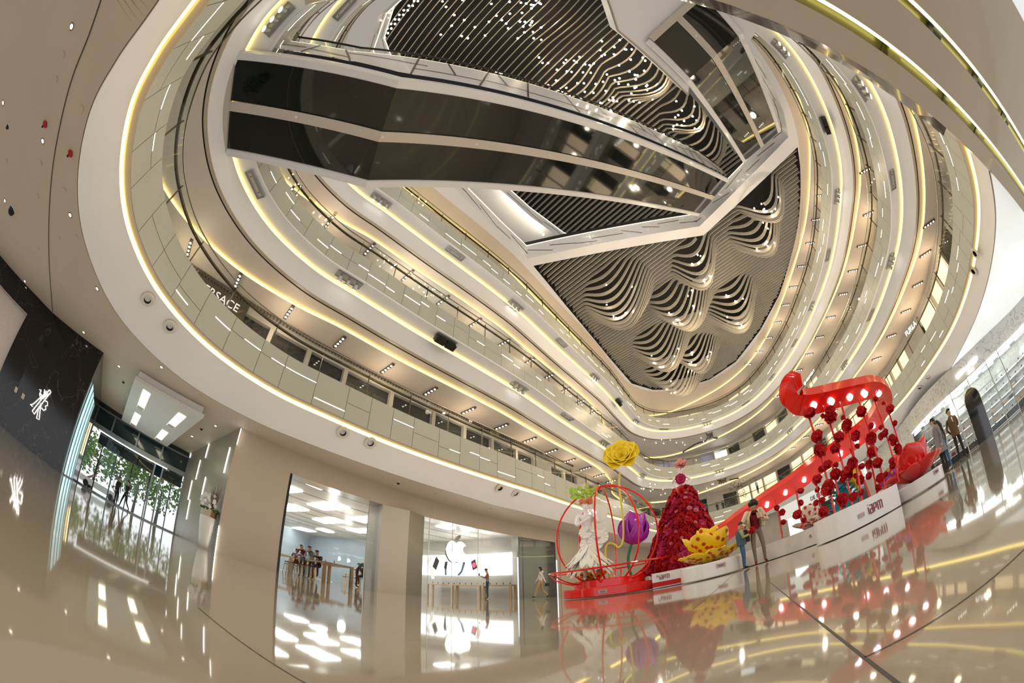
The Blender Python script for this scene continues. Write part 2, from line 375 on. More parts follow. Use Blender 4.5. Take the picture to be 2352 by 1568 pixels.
# cracked-pattern slab edge around the opening: white faceted panels with bronze seams
def cracked(mb, path, zb, zt, seed, w=1.9, off=0):
    rn = random.Random(seed)
    pts = [Vector((*p, 0)) for p in path]; acc = [0]
    for a, b_ in zip(pts, pts[1:]): acc.append(acc[-1] + (b_ - a).length)
    zbf = zb if callable(zb) else (lambda s: zb); ztf = zt if callable(zt) else (lambda s: zt)
    def P(s, t):
        s = max(0, min(acc[-1], s)); i = min(bisect.bisect_right(acc, s) - 1, len(pts) - 2); k = (s - acc[i]) / (acc[i + 1] - acc[i])
        p = pts[i].lerp(pts[i + 1], k); d = (pts[i + 1] - pts[i]).normalized(); nn = Vector((d.y, -d.x, 0)) * off
        z = zbf(s) * (1 - t) + ztf(s) * t; return p + nn + Vector((0, 0, z)), Vector((d.y, -d.x, 0))
    n = max(4, int(acc[-1] / .5)); ss = sorted(set([acc[-1] * i / n for i in range(n + 1)] + acc))
    mb.grid([[tuple(P(s, 0)[0]) for s in ss], [tuple(P(s, 1)[0]) for s in ss]], False, 0)
    def line(s0, t0, s1, t1):
        m = 5
        for sg in (1, -1):
            rows = [[], []]
            for i in range(m + 1):
                k = i / m; s = s0 + (s1 - s0) * k; t = t0 + (t1 - t0) * k; p, nn = P(s, t)
                dv = Vector((0, 0, 1)) if abs(s1 - s0) > abs(t1 - t0) * 1.2 else (pts[-1] - pts[0]).normalized()
                rows[0].append(tuple(p + dv * .034 + nn * .02 * sg)); rows[1].append(tuple(p - dv * .034 + nn * .02 * sg))
            mb.grid(rows, False, 1)
    s = 0
    while s < acc[-1] - .5:
        a, c = s + rn.uniform(-.4, .4), s + rn.uniform(-.5, .5)
        line(a, 0, c, 1)
        nx = s + w * rn.uniform(.8, 1.2); m1 = rn.uniform(.3, .7); m2 = rn.uniform(.2, .8)
        line((a + (c - a) * m1), m1, min(nx, acc[-1]), m2)
        if rn.random() < .6: line((s + nx) / 2, (m1 + m2) / 2, (s + nx) / 2 + rn.uniform(-.5, .5), rn.choice([0, 1]))
        s = nx
mb = MB(); cracked(mb, OPEN + OPEN[:1], 24.9, 26.6, 5); struct(mb, 'trim_42', [M_flange, M_bronze])
mb = MB(); po = OPEN + OPEN[:1]; mb.tube([(p[0], p[1], 26.63) for p in po], .035, 6); struct(mb, 'trim_43', mat('edge_light', (1, .9, .6), .4, emit=2.5))
# higher gallery (ring at the sixth floor) and dark slatted roof above the opening
UP = [(-9.6, 3.2), (-8.6, 8), (-5.5, 13), (-1.4, 17.6), (2.0, 21.4), (5.5, 24.5), (9, 26.3), (16, 25.5), (24, 18), (27, 9), (24, 2), (16, -2.5), (4, -4.5), (-4, -3.5), (-8.3, 0)]
cx, cy_ = 8, 10
UPO = [(cx + (p[0] - cx) * 1.35, cy_ + (p[1] - cy_) * 1.35) for p in UP]
mb = MB(); cracked(mb, UP + UP[:1], 31.3, 32.9, 9, 2.2)
mb.grid([[(p[0], p[1], 31.3) for p in UPO + UPO[:1]], [(p[0], p[1], 31.3) for p in UP + UP[:1]]], False, 0); struct(mb, 'trim_44', [M_flange, M_bronze])
mb = MB(); mb.tube([(p[0], p[1], 32.95) for p in UP + UP[:1]], .045, 6); struct(mb, 'trim_45', MATS['edge_light'])
UB = [(3.5, 2.2, 4.4, 3.0, 1.6), (12.6, 7.6, 3.3, 3.2, 3.6), (18.0, 11.5, 2.4, 2.4, 2.8), (7.6, 10.2, 3.2, 2.6, 1.6), (5, 19, 2.5, 3, 2.0), (21, 15, 3, 3, 2.4)]
ROOF = [(cx + (p[0] - cx) * 1.25, cy_ + (p[1] - cy_) * 1.25) for p in UP]
slats('ceiling_11', ROOF, 38.0, (2.5, -3.01), .62, UB, .34, .07, .5, mat('roof_slat_enamel', (.42, .36, .27), .45))
mb = MB(); mb.poly([(p[0], p[1], 40.5) for p in ROOF]); mb.grid([[(p[0], p[1], 31.3) for p in UPO + UPO[:1]], [(p[0], p[1], 40.5) for p in UPO + UPO[:1]]], False, 0); struct(mb, 'ceiling_12', M_dark)
mb = MB(); mb.grid([[(p[0], p[1], 28.25) for p in UPO + UPO[:1]], [(p[0], p[1], 31.3) for p in UPO + UPO[:1]]], False, 0)
OP2 = [(cx + (p[0] - cx) * 1.1, cy_ + (p[1] - cy_) * 1.1) for p in OPEN]; mb.grid([[(p[0], p[1], 26.2) for p in OP2 + OP2[:1]], [(p[0], p[1], 28.3) for p in UPO[:0] + OP2 + OP2[:1]]], False, 0)
mb.poly([(p[0], p[1], 24.97) for p in []] or [(-60,-60,41),(80,-60,41),(80,90,41),(-60,90,41)]); struct(mb, 'wall_upper', M_dark)
# ================================================================ escalators
M_flg = MATS['white_metal']
def escalator(label, A0, A1, B0, s_k, L, zb0, zb1, zt_off=1.8, s_t=4.0, zt_max=None, side_b=True):
    A0, A1, B0 = Vector(A0), Vector(A1), Vector(B0)
    d = (A1 - A0).normalized(); n = Vector((-d.y, d.x, 0)); wd = (B0 - A0).dot(n)
    sl = (zb1 - zb0) / (L - s_k)
    zb = lambda s: zb0 + max(0, s - s_k) * sl
    zt_max = zt_max or zb1 + 1.65
    zt = lambda s: min(zb0 + zt_off + max(0, s - s_t) * sl, zt_max)
    E = empty('escalator', A0, label, 'escalator'); o0 = A0.copy()
    def pt(s, w, dz=0): p = A0 + d * s + n * w; return (p.x, p.y, zb(s) + dz)
    ss = [0, s_k, L] ; W_ = wd
    fr = .34; bm = .40; half = W_ / 2
    def strip(name, w0, w1, dz, m, inset=0, sub=1):
        mb = MB(); s2 = [0 + inset] + [s_k] + [s_k + (L - s_k) * i / sub for i in range(1, sub + 1)]
        mb.grid([[pt(s, w0, dz) for s in s2], [pt(s, w1, dz) for s in s2]]); return mb.build(name, m, E, origin=o0)
    strip('soffit_glass', fr, half - bm / 2, .10, M_blackglass, .15); strip('soffit_glass', half + bm / 2, W_ - fr, .10, M_blackglass, .15)
    strip('centre_beam', half - bm / 2, half + bm / 2, .04, M_beam)
    for w0, w1, sg in ((0, fr, 1), (W_, W_ - fr, -1)):
        mb = MB(); prof = [(w0, .28), (w0, .10), (w0 + .05 * sg, .0), (w1 - .04 * sg, .0), (w1, .05), (w1, .10)]
        mb.grid([[pt(s, w, dz) for s in ss] for w, dz in prof]); mb.build('edge_flange', M_flg, E, origin=o0)
    mb = MB(); mb.bar(pt(.08, 0, .1), pt(.08, W_, .1), .34, .2); mb.build('end_frame', M_beam, E, origin=o0)
    for i in range(8):
        mb = MB(); s = s_k * .5 + i * (L - s_k * .5) / 8; p = Vector(pt(s, half, .035)); mb.lathe([(0, -.01), (.05, -.01), (.06, .0), (.06, .01)], p, 12); mb.build('soffit_cap', M_flg, E, origin=o0)
    for w, sg in ((0, -1), (W_, 1)):
        if sg == 1 and not side_b: continue
        mb = MB(); mb.grid([[pt(s, w - sg * .12, .28) for s in ss], [pt(s, w - sg * .12, .62) for s in ss]]); mb.build('mirror_strip', M_gold, E, origin=o0)
        N = 26; mb = MB()
        path = [(A0 + d * (L * i / N) + n * (w + sg * .05)) for i in range(N + 1)]
        cracked(mb, [(p.x, p.y) for p in path] if sg < 0 else [(p.x, p.y) for p in path], lambda s: zb(s) + .6, zt, 11 if sg < 0 else 12, 2.1)
        mb.build('side_panel', [M_flg, M_bronze], E, origin=o0)
        sg_ = [0, s_t, s_t + (zt_max - zb0 - zt_off) / sl, L]; sg_ = [s for s in sg_ if s <= L]
        q_ = lambda s, dz, dw=0: (A0.x + d.x * s + n.x * (w + dw), A0.y + d.y * s + n.y * (w + dw), zt(s) + dz)
        mb = MB(); mb.tube([q_(s, .02) for s in sg_], .05, 6); mb.build('light_edge', MATS['edge_light'], E, origin=o0)
        mb = MB(); mb.grid([[q_(s, .0) for s in sg_], [q_(s, .95) for s in sg_]]); mb.build('balustrade_glass', M_rail, E, origin=o0)
        mb = MB(); mb.tube([q_(s, .97) for s in sg_], .045, 6); mb.build('handrail', M_black, E, origin=o0)
    mb = MB(); mb.grid([[(*pt(s, .3)[:2], zt(s) - .15) for s in (0, s_t, L)], [(*pt(s, W_ - .3)[:2], zt(s) - .15) for s in (0, s_t, L)]]); mb.build('step_band', M_grey, E, origin=o0)
    return E
escalator('long escalator with black glass underside crossing the atrium from the third floor', (-8.8, -.1, 12), (17, 12.4, 12), (-10.4, 3.9, 12), 6.26, 28.7, 12.0, 24.95)
escalator('shorter escalator with black glass underside rising from the white landing', (6.42, 1.88, 18.5), (18.02, 10.42, 18.5), (9.02, -.89, 18.5), 2.9, 14.4, 18.5, 24.95, 1.8, 1.2, side_b=True)
# landing plate of the fourth floor
mb = MB(); LP = [(4.0, -2.7), (4.4, .2), (4.95, 1.75), (8.9, 4.6), (8.8, 3.55), (10.9, .6), (11.6, .9), (12.0, .2), (12.2, -1.2), (9.5, -2.7)]
mb.prism(LP[::-1], 18.72, 20.3); struct(mb, 'ceiling_13', M_white)
mb = MB(); mb.tube([(p[0], p[1], 18.75) for p in LP[1:5]], .06, 6); struct(mb, 'trim_46', M_steel)
# near escalator box overhead, glossy beige soffit with two light slots
M_lacq = mat('beige_lacquer', (.50, .43, .35), .06, coat=.6, noise=.02, nscale=.3)
M_slot = mat('slot_lining', (.30, .27, .10), .25, metal=.4)
M_mar = mat('maroon_screen', (.035, .02, .025), .12, coat=.5)
zE = 4.3
E = empty('escalator', (3, -1.5, zE), 'glossy beige soffit of the near overhead escalator with two glowing slots', 'escalator'); o0 = E.location.copy()
def bx(name, x0, x1, y0, y1, z0, z1, m):
    def yy(x, y): return y - .012 * (x - 2) ** 1.15 if x > 2 else y
    mb = MB(); xs = [x0 + (x1 - x0) * i / 12 for i in range(13)]
    mb.grid([[(x, yy(x, y), z) for x in xs] for y, z in ((y1, z1), (y1, z0), (y0, z0), (y0, z1), (y1, z1))]); return mb.build(name, m, E, origin=o0)
bx('soffit_panel', -2, 17, -.62, -.22, zE, zE + .5, M_lacq)
bx('soffit_panel', -2, 17, -1.62, -.84, zE, zE + .5, M_lacq)
bx('soffit_panel', -2, 17, -4.6, -1.86, zE, zE + .5, M_lacq)
bx('slot_lining', -2, 17, -.86, -.60, zE + .32, zE + .36, M_slot); bx('slot_lining', -2, 17, -1.88, -1.60, zE + .32, zE + .36, M_slot)
M_slotl = mat('slot_lamp', (1, .95, .45), .4, emit=3.5)
bx('slot_lamp', -2, 17, -.835, -.80, zE + .06, zE + .11, M_slotl); bx('slot_lamp', -2, 17, -1.855, -1.82, zE + .06, zE + .11, M_slotl)
for x in (3.1, 5.2, 7.4, 9.3): bx('slot_bracket', x, x + .35, -.86, -.60, zE + .15, zE + .3, M_slot)
for x in (4.2, 6.3, 8.4, 10.6): bx('slot_bracket', x, x + .3, -1.88, -1.60, zE + .15, zE + .3, M_black)
mb = MB(); xs = [0, 2.6, 6.8, 7.4]
mb.grid([[(x, -.22 - (.012 * (x - 2) ** 1.15 if x > 2 else 0), zE + .02) for x in xs], [(x, -.12, zE + .02 + h) for x, h in zip(xs, (.55, .55, .35, .0))]]); mb.build('side_screen', M_mar, E, origin=o0)

# ================================================================ ceiling fixtures of the galleries
def proto_pack():
    E = empty('downlight_strip', (0, 0, 0), None, None)
    mb = MB(); mb.box((0, 0, -.03), (1.25, .17, .07)); mb.build('housing', M_bronze, E)
    for x in (-.42, -.14, .14, .42):
        mb = MB(); mb.sphere((x, 0, -.07), (.058, .058, .03), 10, 6); mb.build('lamp', M_bulb, E)
    return E
def _copies(proto, spots):
    for i, (p, rz, lab) in enumerate(spots):
        o = proto if i == 0 else copy_tree(proto)
        o.location = p; o.rotation_euler.z = rz; o['label'] = lab
PL = Vector((2.05, 2.33, 0)).normalized()
spots = []
def line_pts(a, b, n): return [Vector(a).lerp(Vector(b), i / (n - 1)) for i in range(n)]
L2p = line_pts((-14.2, 7.2, 11.26), (1.1, 25.9, 11.26), 9) + line_pts((2.8, 28.3, 11.26), (9.6, 37.6, 11.26), 5)
L3p = line_pts((-14.2, 6.9, 17.96), (-.6, 23.3, 17.96), 8) + line_pts((1.3, 25.8, 17.96), (8.0, 35.2, 17.96), 5)
R2p = [(22.6, 4.7), (24.4, 6.7), (26.2, 9.2), (27.4, 11.8), (28.3, 14.6), (29.2, 17.6), (29.9, 20.5), (30.6, 23.5), (31.1, 26.5), (31.4, 29.5), (31.6, 32.5), (31.7, 35.5)]
R3p = [(23.2, 5.6), (25.9, 8.8), (27.3, 11.8), (28.1, 14.5), (28.9, 17.3), (29.5, 20.4), (30.1, 23.4), (30.6, 26.3), (31.1, 29.3), (31.4, 32.3), (31.6, 35.0)]
R4p = [(27.4, 11.8), (28.2, 14.5), (29.0, 17.3), (29.6, 20.4), (30.2, 23.4), (30.7, 26.3), (31.2, 29.3), (31.5, 32.3), (31.6, 35.2), (31.2, 38)]
def ordn(i): return 'first second third fourth fifth sixth seventh eighth ninth tenth eleventh twelfth thirteenth fourteenth fifteenth sixteenth'.split()[i]
packs = []
for nm, pts, side in (('second', L2p, 'left'), ('third', L3p, 'left')):
    for i, p in enumerate(pts): packs.append((p, atan2(PL.x, -PL.y), 'four-lamp bronze downlight strip, %s from the front, %s floor ceiling, %s side' % (ordn(i), nm, side)))
for nm, pts, z in (('second', R2p, 11.26), ('third', R3p, 17.96), ('fourth', R4p, 24.76)):
    for i, p in enumerate(pts):
        a = Vector(pts[max(i - 1, 0)]); b_ = Vector(pts[min(i + 1, len(pts) - 1)]); dd = b_ - a
        packs.append(((p[0], p[1], z), atan2(dd.x, -dd.y), 'four-lamp bronze downlight strip, %s from the front, %s floor ceiling, right side' % (ordn(i), nm)))
pk = proto_pack(); pk['category'] = 'ceiling light'; pk['group'] = 'four-lamp downlight strips in the gallery ceilings'
_copies(pk, packs)
for i, (p, r, _) in enumerate(packs):
    if i % 2 == 0: point('gallery_fill', (p[0], p[1], p[2] - 1.3), 60, (1, .82, .62), .3)  # unseen points under every other strip, added to brighten the gallery ceilings
# spotlight trays and speakers on the white bands
def near_ring(p):
    i = min(range(NF), key=lambda k: (_f[k][0] - p[0]) ** 2 + (_f[k][1] - p[1]) ** 2); return i
def proto_spot():
    E = empty('spotlight_tray'); mb = MB(); mb.box((0, 0, -.01), (1.35, .42, .03)); mb.box((0, .2, -.03), (1.35, .02, .05)); mb.box((0, -.2, -.03), (1.35, .02, .05)); mb.build('tray', M_fix, E)
    for x in (-.42, 0, .42):
        mb = MB(); ax = (Vector((1, 0, 0)), Vector((0, .8, -.6)), Vector((0, .6, .8)))
        mb.lathe([(0, .12), (.08, .12), (.10, .02), (.13, -.12), (.12, -.13)], (x, -.04, -.2), 14, 0, ax); h = mb.build('spot_head', M_fix, E)
        mb = MB(); mb.tube([(x, 0, -.03), (x + .1, -.02, -.12), (x, -.04, -.2)], .012, 5); mb.build('yoke', M_bronze, h)
        mb = MB(); mb.lathe([(0, -.10), (.115, -.12)], (x, -.04, -.2), 14, 0, ax); mb.build('lens', M_lens, h)
    return E
def proto_empty():
    E = empty('recessed_tray'); mb = MB(); mb.box((0, 0, -.02), (1.35, .03, .05)); mb = MB()
    for a, s in (((0, .2, -.02), (1.35, .03, .05)), ((0, -.2, -.02), (1.35, .03, .05)), ((.67, 0, -.02), (.03, .42, .05)), ((-.67, 0, -.02), (.03, .42, .05)), ((0, 0, -.005), (1.3, .36, .01))): mb.box(a, s)
    mb.build('frame', M_fix, E); mb = MB(); mb.box((0, 0, -.02), (1.15, .12, .02)); mb.build('cover', M_beam, E)
    for x in (-.4, .4): mb = MB(); mb.sphere((x, 0, -.04), .03, 8, 5); mb.build('screw_cap', M_bronze, E)
    return E
def proto_speaker():
    E = empty('ceiling_speaker'); mb = MB(); mb.box((0, 0, -.01), (1.3, .4, .03)); mb.build('plate', M_fix, E)
    for x in (-.33, .33):
        mb = MB(); ax = (Vector((1, 0, 0)), Vector((0, .9, .44)), Vector((0, -.44, .9))); mb.box((x, -.05, -.22), (.58, .34, .30), ax)
        c = mb.build('cabinet', M_black, E); mb = MB(); mb.lathe([(0, 0), (.02, 0)], (x + .1, -.2, -.36), 8); mb.build('badge', M_fix, c)
    return E
ps, pe, pq = proto_spot(), proto_empty(), proto_speaker()
ps['category'] = 'spotlight'; pe['category'] = 'ceiling fixture'; pq['category'] = 'speaker'
ps['group'] = 'three-lamp spotlight trays under the balconies'; pe['group'] = 'empty recessed trays under the balconies'
SP3 = [(802, 641), (1192.7, 888), (1388, 1016.6), (1476, 1090), (1652, 1081), (1807, 988), (1928, 839.5), (2044.7, 599), (1965, 221), (640, 45)]
SP4 = [(876, 459), (1185, 701), (1366, 865.4), (1460.6, 966.8), (1624, 973), (1764, 866.6), (1858, 704), (1922, 451), (1785, 120.5)]
EM3 = [(586, 423), (1308.7, 955), (1992, 726), (2038, 422), (1549, 1098)]
EM4 = [(1045.4, 582), (1290, 787), (1526, 984.7), (1710, 925), (1809, 790), (1899.7, 586), (791, 20)]
SK = [((1026, 777), 12.36), ((1421.6, 919.8), 19.06), ((1887.5, 288), 19.06)]
def place(px, z):
    p = atz(*px, z); i = near_ring(p); nx, ny = _n[i]; o = (p.x - _f[i][0]) * nx + (p.y - _f[i][1]) * ny; o = min(max(o, .3), .72)
    t = (p.x - _f[i][0]) * -ny + (p.y - _f[i][1]) * nx
    return (_f[i][0] + nx * o - ny * t, _f[i][1] + ny * o + nx * t, z), atan2(ny, nx) + pi / 2
sp = []
for l, z, nm in ((SP3, 12.36, 'third'), (SP4, 19.06, 'fourth')):
    for i, px in enumerate(l): p, r = place(px, z); sp.append((p, r, 'tray of three lit spotlights, %s from the left under the %s floor balcony' % (ordn(i), nm)))
_copies(ps, sp)
for (p, r, _) in sp: spot('spot_glow', (p[0], p[1], p[2] - .35), (8 + (p[0] - 8) * .35, 14 + (p[1] - 14) * .35, 0), 800)
sp = []
for l, z, nm in ((EM3, 12.36, 'third'), (EM4, 19.06, 'fourth')):
    for i, px in enumerate(l): p, r = place(px, z); sp.append((p, r, 'pale empty fixture tray, %s from the left under the %s floor balcony' % (ordn(i), nm)))
_copies(pe, sp)
_copies(pq, [(*place(px, z), 'pair of black speakers %s' % l) for (px, z), l in zip(SK, ('under the third floor balcony on the left', 'under the fourth floor balcony near the far bend', 'under the fourth floor balcony at the upper right'))])
# air nozzles in the second floor band
NZ = [(340, 684), (391, 747), (787, 991), (850, 1015), (1147, 1119), (1183, 1131), (2241, 579), (2237, 620), (2131, 864), (2112, 888)]
npz = empty('air_nozzle', (0, 0, 0), None, 'air nozzle', 'round air nozzles in the white balcony band')
mb = MB(); mb.lathe([(.17, -.02), (.25, .0), (.25, .03), (.21, .06), (.16, .03), (.13, .05)], (0, 0, 0), 28); mb.build('rim', mat('nozzle_rim', (.72, .68, .58), .35), npz, smooth=True)
mb = MB(); mb.lathe([(0, -.1), (.10, -.06), (.13, .05)], (0, 0, 0), 20); mb.build('throat', M_black, npz)
for i, px in enumerate(NZ):
    o = npz if i == 0 else copy_tree(npz)
    best = None
    for z10 in range(505, 580, 3):
        p = atz(*px, z10 / 100); k = near_ring(p); f = _f[k]; off = (p.x - f[0]) * _n[k][0] + (p.y - f[1]) * _n[k][1]
        t = (z10 / 100 - 4.99) / .81; tgt = (f[2] - .03) * (1 - t) + .28 * t
        e = abs(off - tgt)
        if best is None or e < best[0]: best = (e, p, k, f[2])
    _, p, k, a2 = best; sl = Vector((_n[k][0] * (-(.81)), _n[k][1] * (-.81), 0)) + Vector((0, 0, -(a2 - .31))); sl.normalize()
    o.location = p + sl * .05; o.rotation_euler = sl.to_track_quat('Z', 'Y').to_euler()
    o['label'] = 'round cream air nozzle, ' + ['upper of the left pair', 'lower of the left pair', 'left of the pair above the lit shop', 'right of the pair above the lit shop', 'left of the pair above the glass door', 'right of the pair above the glass door', 'upper of the pair by the bright right ceiling', 'lower of the pair by the bright right ceiling', 'upper of the pair above the shoe shop sign', 'lower of the pair above the shoe shop sign'][i]
# pendant bulbs inside the bulging slats and under the upper roof
bm_ = MB(); bm_.sphere((0, 0, 0), .065, 8, 6); bulb_small = bm_.mesh('bulb', M_bulbs)
bm_ = MB(); bm_.sphere((0, 0, 0), .10, 8, 6); bulb_big = bm_.mesh('bulb', M_bulbs)
def bulb(p, me, lab, grp):
    o = bpy.data.objects.new('ceiling_bulb', me); COL.objects.link(o); o.location = p; tag(o, lab, 'light bulb', grp)
rb = random.Random(4)
for j, (bx_, by, rx, ry, a) in enumerate(BULGE):
    n = 8; bl_ = math.hypot(bx_, by); ux_, uy_ = bx_ / bl_, by / bl_
    for i in range(n):
        sx_ = rb.uniform(-.5, .5); r = rb.uniform(.1, .75); x = bx_ - ux_ * ry * r + uy_ * rx * sx_; y = by - uy_ * ry * r - ux_ * rx * sx_
        bulb((x, y, 25.0 - dip(x, y, BULGE) + .02), bulb_small, 'small lit bulb among the bulging slats of the lower ceiling', 'bulbs among the bulging slats')
for x, y, z, e_ in ((12.6, 7.6, 34.0, 260), (18, 11.5, 35.0, 160), (4, 3, 36.6, 160), (8, 22, 19.5, 420), (16, 19, 19.8, 380), (20.5, 14, 20, 300), (16, 25, 19.5, 420), (22, 25, 19.5, 380), (17, 32, 19.5, 420), (20, 37, 19.8, 300)): point('bulge_fill', (x, y, z), e_, (1, .80, .55), .09)  # unseen points below the bulges, added to light the slats
CL = [((1010, 0), (1250, 95), 40), ((1235, 130), (1370, 230), 34), ((1370, 90), (1500, 240), 46), ((1545, 220), (1600, 300), 14)]
for (x0, y0), (x1, y1), n in CL:
    for i in range(n):
        px = rb.uniform(x0, x1); py = rb.uniform(y0, y1); p = atz(px, py, 37.4); z = 37.7 - dip(p.x, p.y, UB)
        p = atz(px, py, z); bulb(p, bulb_big, 'bright bulb hanging below the dark slatted upper roof', 'bulbs under the dark upper roof')
for i in range(12):
    for j in range(2):
        p = atz(858 + 4.6 * i + 9 * j + (i * i) * .35, 118 - 10.5 * i, 32.9); p.z = 36
        p = atz(858 + 4.6 * i + 9 * j + (i * i) * .35, 118 - 10.5 * i, 35); bulb(p, bulb_big, 'bright bulb in the row beyond the upper left cracked fascia', 'bulb row behind the upper left fascia')
for i in range(16):
    p = atz(1155 + 6.2 * i, 447 + 6.1 * i, 30.6); bulb(p, bulb_big, 'bright bulb in the row behind the lower cracked fascia', 'bulb row behind the lower fascia')
# ================================================================ gallery back walls with shop fronts
M_shopd = mat('dark_shop_glass', (.03, .03, .028), .06, coat=.3)
M_shopw = mat('lit_shop_window', (.8, .6, .38), .4, emit=1.3, ecol=(1, .78, .5))
M_shopc = mat('cool_lit_window', (.75, .82, .85), .4, emit=1.6, ecol=(.85, .95, 1))
M_plit = mat('purple_lit_wall', (.55, .53, .80), .5)  # purple light on the third floor wall, put into the colour
M_stone = mat('beige_stone', (.52, .46, .39), .3, noise=.06, nscale=1.2)
UL = [(-22, -6), (-19.5, 1), (-17, 5.8), (-14.9, 8.4), (-12.8, 10.6), (-8.5, 15.8), (-4.6, 20.3), (.2, 26.3), (5.5, 33.5), (9, 39), (12, 46), (20, 52), (31, 49)]
UR = [(18, -6), (22, 2), (24.9, 6), (27.9, 9.5), (29.6, 12.3), (31.2, 15.5), (32.7, 19), (33.8, 25), (34.5, 32), (34.6, 40), (31, 49)]
def resample(pts, d):
    out = [Vector((*pts[0], 0))]; 
    for a, b_ in zip(pts, pts[1:]):
        a = Vector((*a, 0)); b_ = Vector((*b_, 0)); n = max(1, round((b_ - a).length / d))
        out += [a.lerp(b_, (i + 1) / n) for i in range(n)]
    return out
def shopwall(name, pts, z0, z1, seed, kinds, m_sign=None):
    rn = random.Random(seed); P = resample(pts, 2.4); mb = MB()
    c = sum(P, Vector()) / len(P)
    for i, (a, b_) in enumerate(zip(P, P[1:])):
        k = rn.choice(kinds); h = z1 - .75; d = (b_ - a).normalized(); g = .12
        n = Vector((-d.y, d.x, 0)); cc = Vector((9, 22, 0)) - a; n = n if n.dot(cc) > 0 else -n
        mb.quad((a.x, a.y, h), (b_.x, b_.y, h), (b_.x, b_.y, z1), (a.x, a.y, z1), 0)
        if k == 0: mb.quad((a.x, a.y, z0), (b_.x, b_.y, z0), (b_.x, b_.y, h), (a.x, a.y, h), 0)
        else:
            a1, b1 = a + d * g, b_ - d * g; q1, q2 = a1 - n * .25, b1 - n * .25
            mb.quad((q1.x, q1.y, z0), (q2.x, q2.y, z0), (q2.x, q2.y, h), (q1.x, q1.y, h), k)
            mb.quad((a.x, a.y, z0), (a1.x, a1.y, z0), (a1.x, a1.y, h), (a.x, a.y, h), 0); mb.quad((b1.x, b1.y, z0), (b_.x, b_.y, z0), (b_.x, b_.y, h), (b1.x, b1.y, h), 0)
            mb.quad((a1.x, a1.y, z0), (q1.x, q1.y, z0), (q1.x, q1.y, h), (a1.x, a1.y, h), 0); mb.quad((b1.x, b1.y, z0), (q2.x, q2.y, z0), (q2.x, q2.y, h), (b1.x, b1.y, h), 0)
            mb.quad((a1.x, a1.y, h), (b1.x, b1.y, h), (q2.x, q2.y, h), (q1.x, q1.y, h), 0)
    return struct(mb, name, [M_stone, M_shopd, M_shopw, M_shopc, M_plit])
shopwall('wall_second_left', UL, 7.15, 11.4, 1, [1, 1, 0, 1]); shopwall('wall_second_right', UR, 7.15, 11.4, 4, [2, 1, 2, 0, 2])
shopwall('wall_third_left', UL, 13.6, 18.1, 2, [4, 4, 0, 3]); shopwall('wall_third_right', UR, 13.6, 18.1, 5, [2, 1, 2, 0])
shopwall('wall_fourth_left', UL, 20.3, 24.9, 3, [2, 0, 2]); shopwall('wall_fourth_right', UR, 20.3, 24.9, 6, [2, 1, 0])
# ================================================================ text helper
def text(name, s, p, xdir, up, size, m, parent=None, ext=.015, lab=None, cat='sign', align='CENTER', sx=1, grp=None, space=1):
    cu = bpy.data.curves.new(name, 'FONT'); cu.body = s; cu.size = size; cu.extrude = ext; cu.align_x = align; cu.align_y = 'CENTER'; cu.space_character = space
    xd = Vector(xdir).normalized(); u = Vector(up); u = (u - xd * u.dot(xd)).normalized(); z = xd.cross(u)
    o = bpy.data.objects.new(name + '_tmp', cu); COL.objects.link(o)
    dg = bpy.context.evaluated_depsgraph_get(); me = bpy.data.meshes.new_from_object(o.evaluated_get(dg)); bpy.data.objects.remove(o)
    me.materials.clear(); me.materials.append(m); o = bpy.data.objects.new(name, me); COL.objects.link(o)
    mw = Matrix.Translation(Vector(p)) @ Matrix((xd * sx, u, z)).transposed().to_4x4()
    if parent is not None: o.parent = parent; mw = Matrix.Translation(-parent.location) @ mw if parent.type == 'EMPTY' and abs(parent.rotation_euler.z) < 1e-6 else mw
    o.matrix_basis = mw
    if lab: tag(o, lab, cat, grp)
    return o
M_sign = mat('lit_sign_letters', (1, .98, .92), .4, emit=4)
M_signw = mat('white_sign_letters', (.85, .83, .78), .4, emit=.6)
def toward(p): d = Vector((0, 0, CAMH)) - Vector(p); d.z = 0; return d.normalized()
def sign_on(a, b_, s, size, m, lab, z=None, sx=1, name='shop_sign'):
    a = Vector(a); b_ = Vector(b_); return text(name, s, (a + b_) / 2, b_ - a, (0, 0, 1), size, m, lab=lab, sx=sx)
# dentil head and letters of the shop on the second floor, left
d = (Vector((-8.5, 15.8, 0)) - Vector((-12.8, 10.6, 0))).normalized(); n = Vector((d.y, -d.x, 0))
a = Vector((-14.4, 8.9, 0)) + n * .15
mb = MB()
c0 = a + d * 1.3 + Vector((0, 0, 10.55)); mb.box(c0, (3.4, .12, 1.1), (d, n, Vector((0, 0, 1))))
hd = mb.build('shop_signboard', mat('brown_signboard', (.10, .075, .05), .35), origin=tuple(c0)); tag(hd, 'brown signboard with pale capital letters on the second floor, left side', 'sign')
tv = text('letters', 'VERSACE', n * .08, d, (0, 0, 1), .62, M_signw); tv.parent = hd
s = -2.0
mb = MB()
while s < 30: mb.box(a + d * s + n * .12 + Vector((0, 0, 11.15)), (.10, .12, .14), (d, n, Vector((0, 0, 1)))); s += .2
struct(mb, 'trim_47', M_bronze)
p = atd(2106, 737, 27.5); p2 = atd(2078, 773, 28.5); sign_on(p2, p, 'FURLA', .48, M_sign, 'short glowing white shop lettering on the second floor, right side')
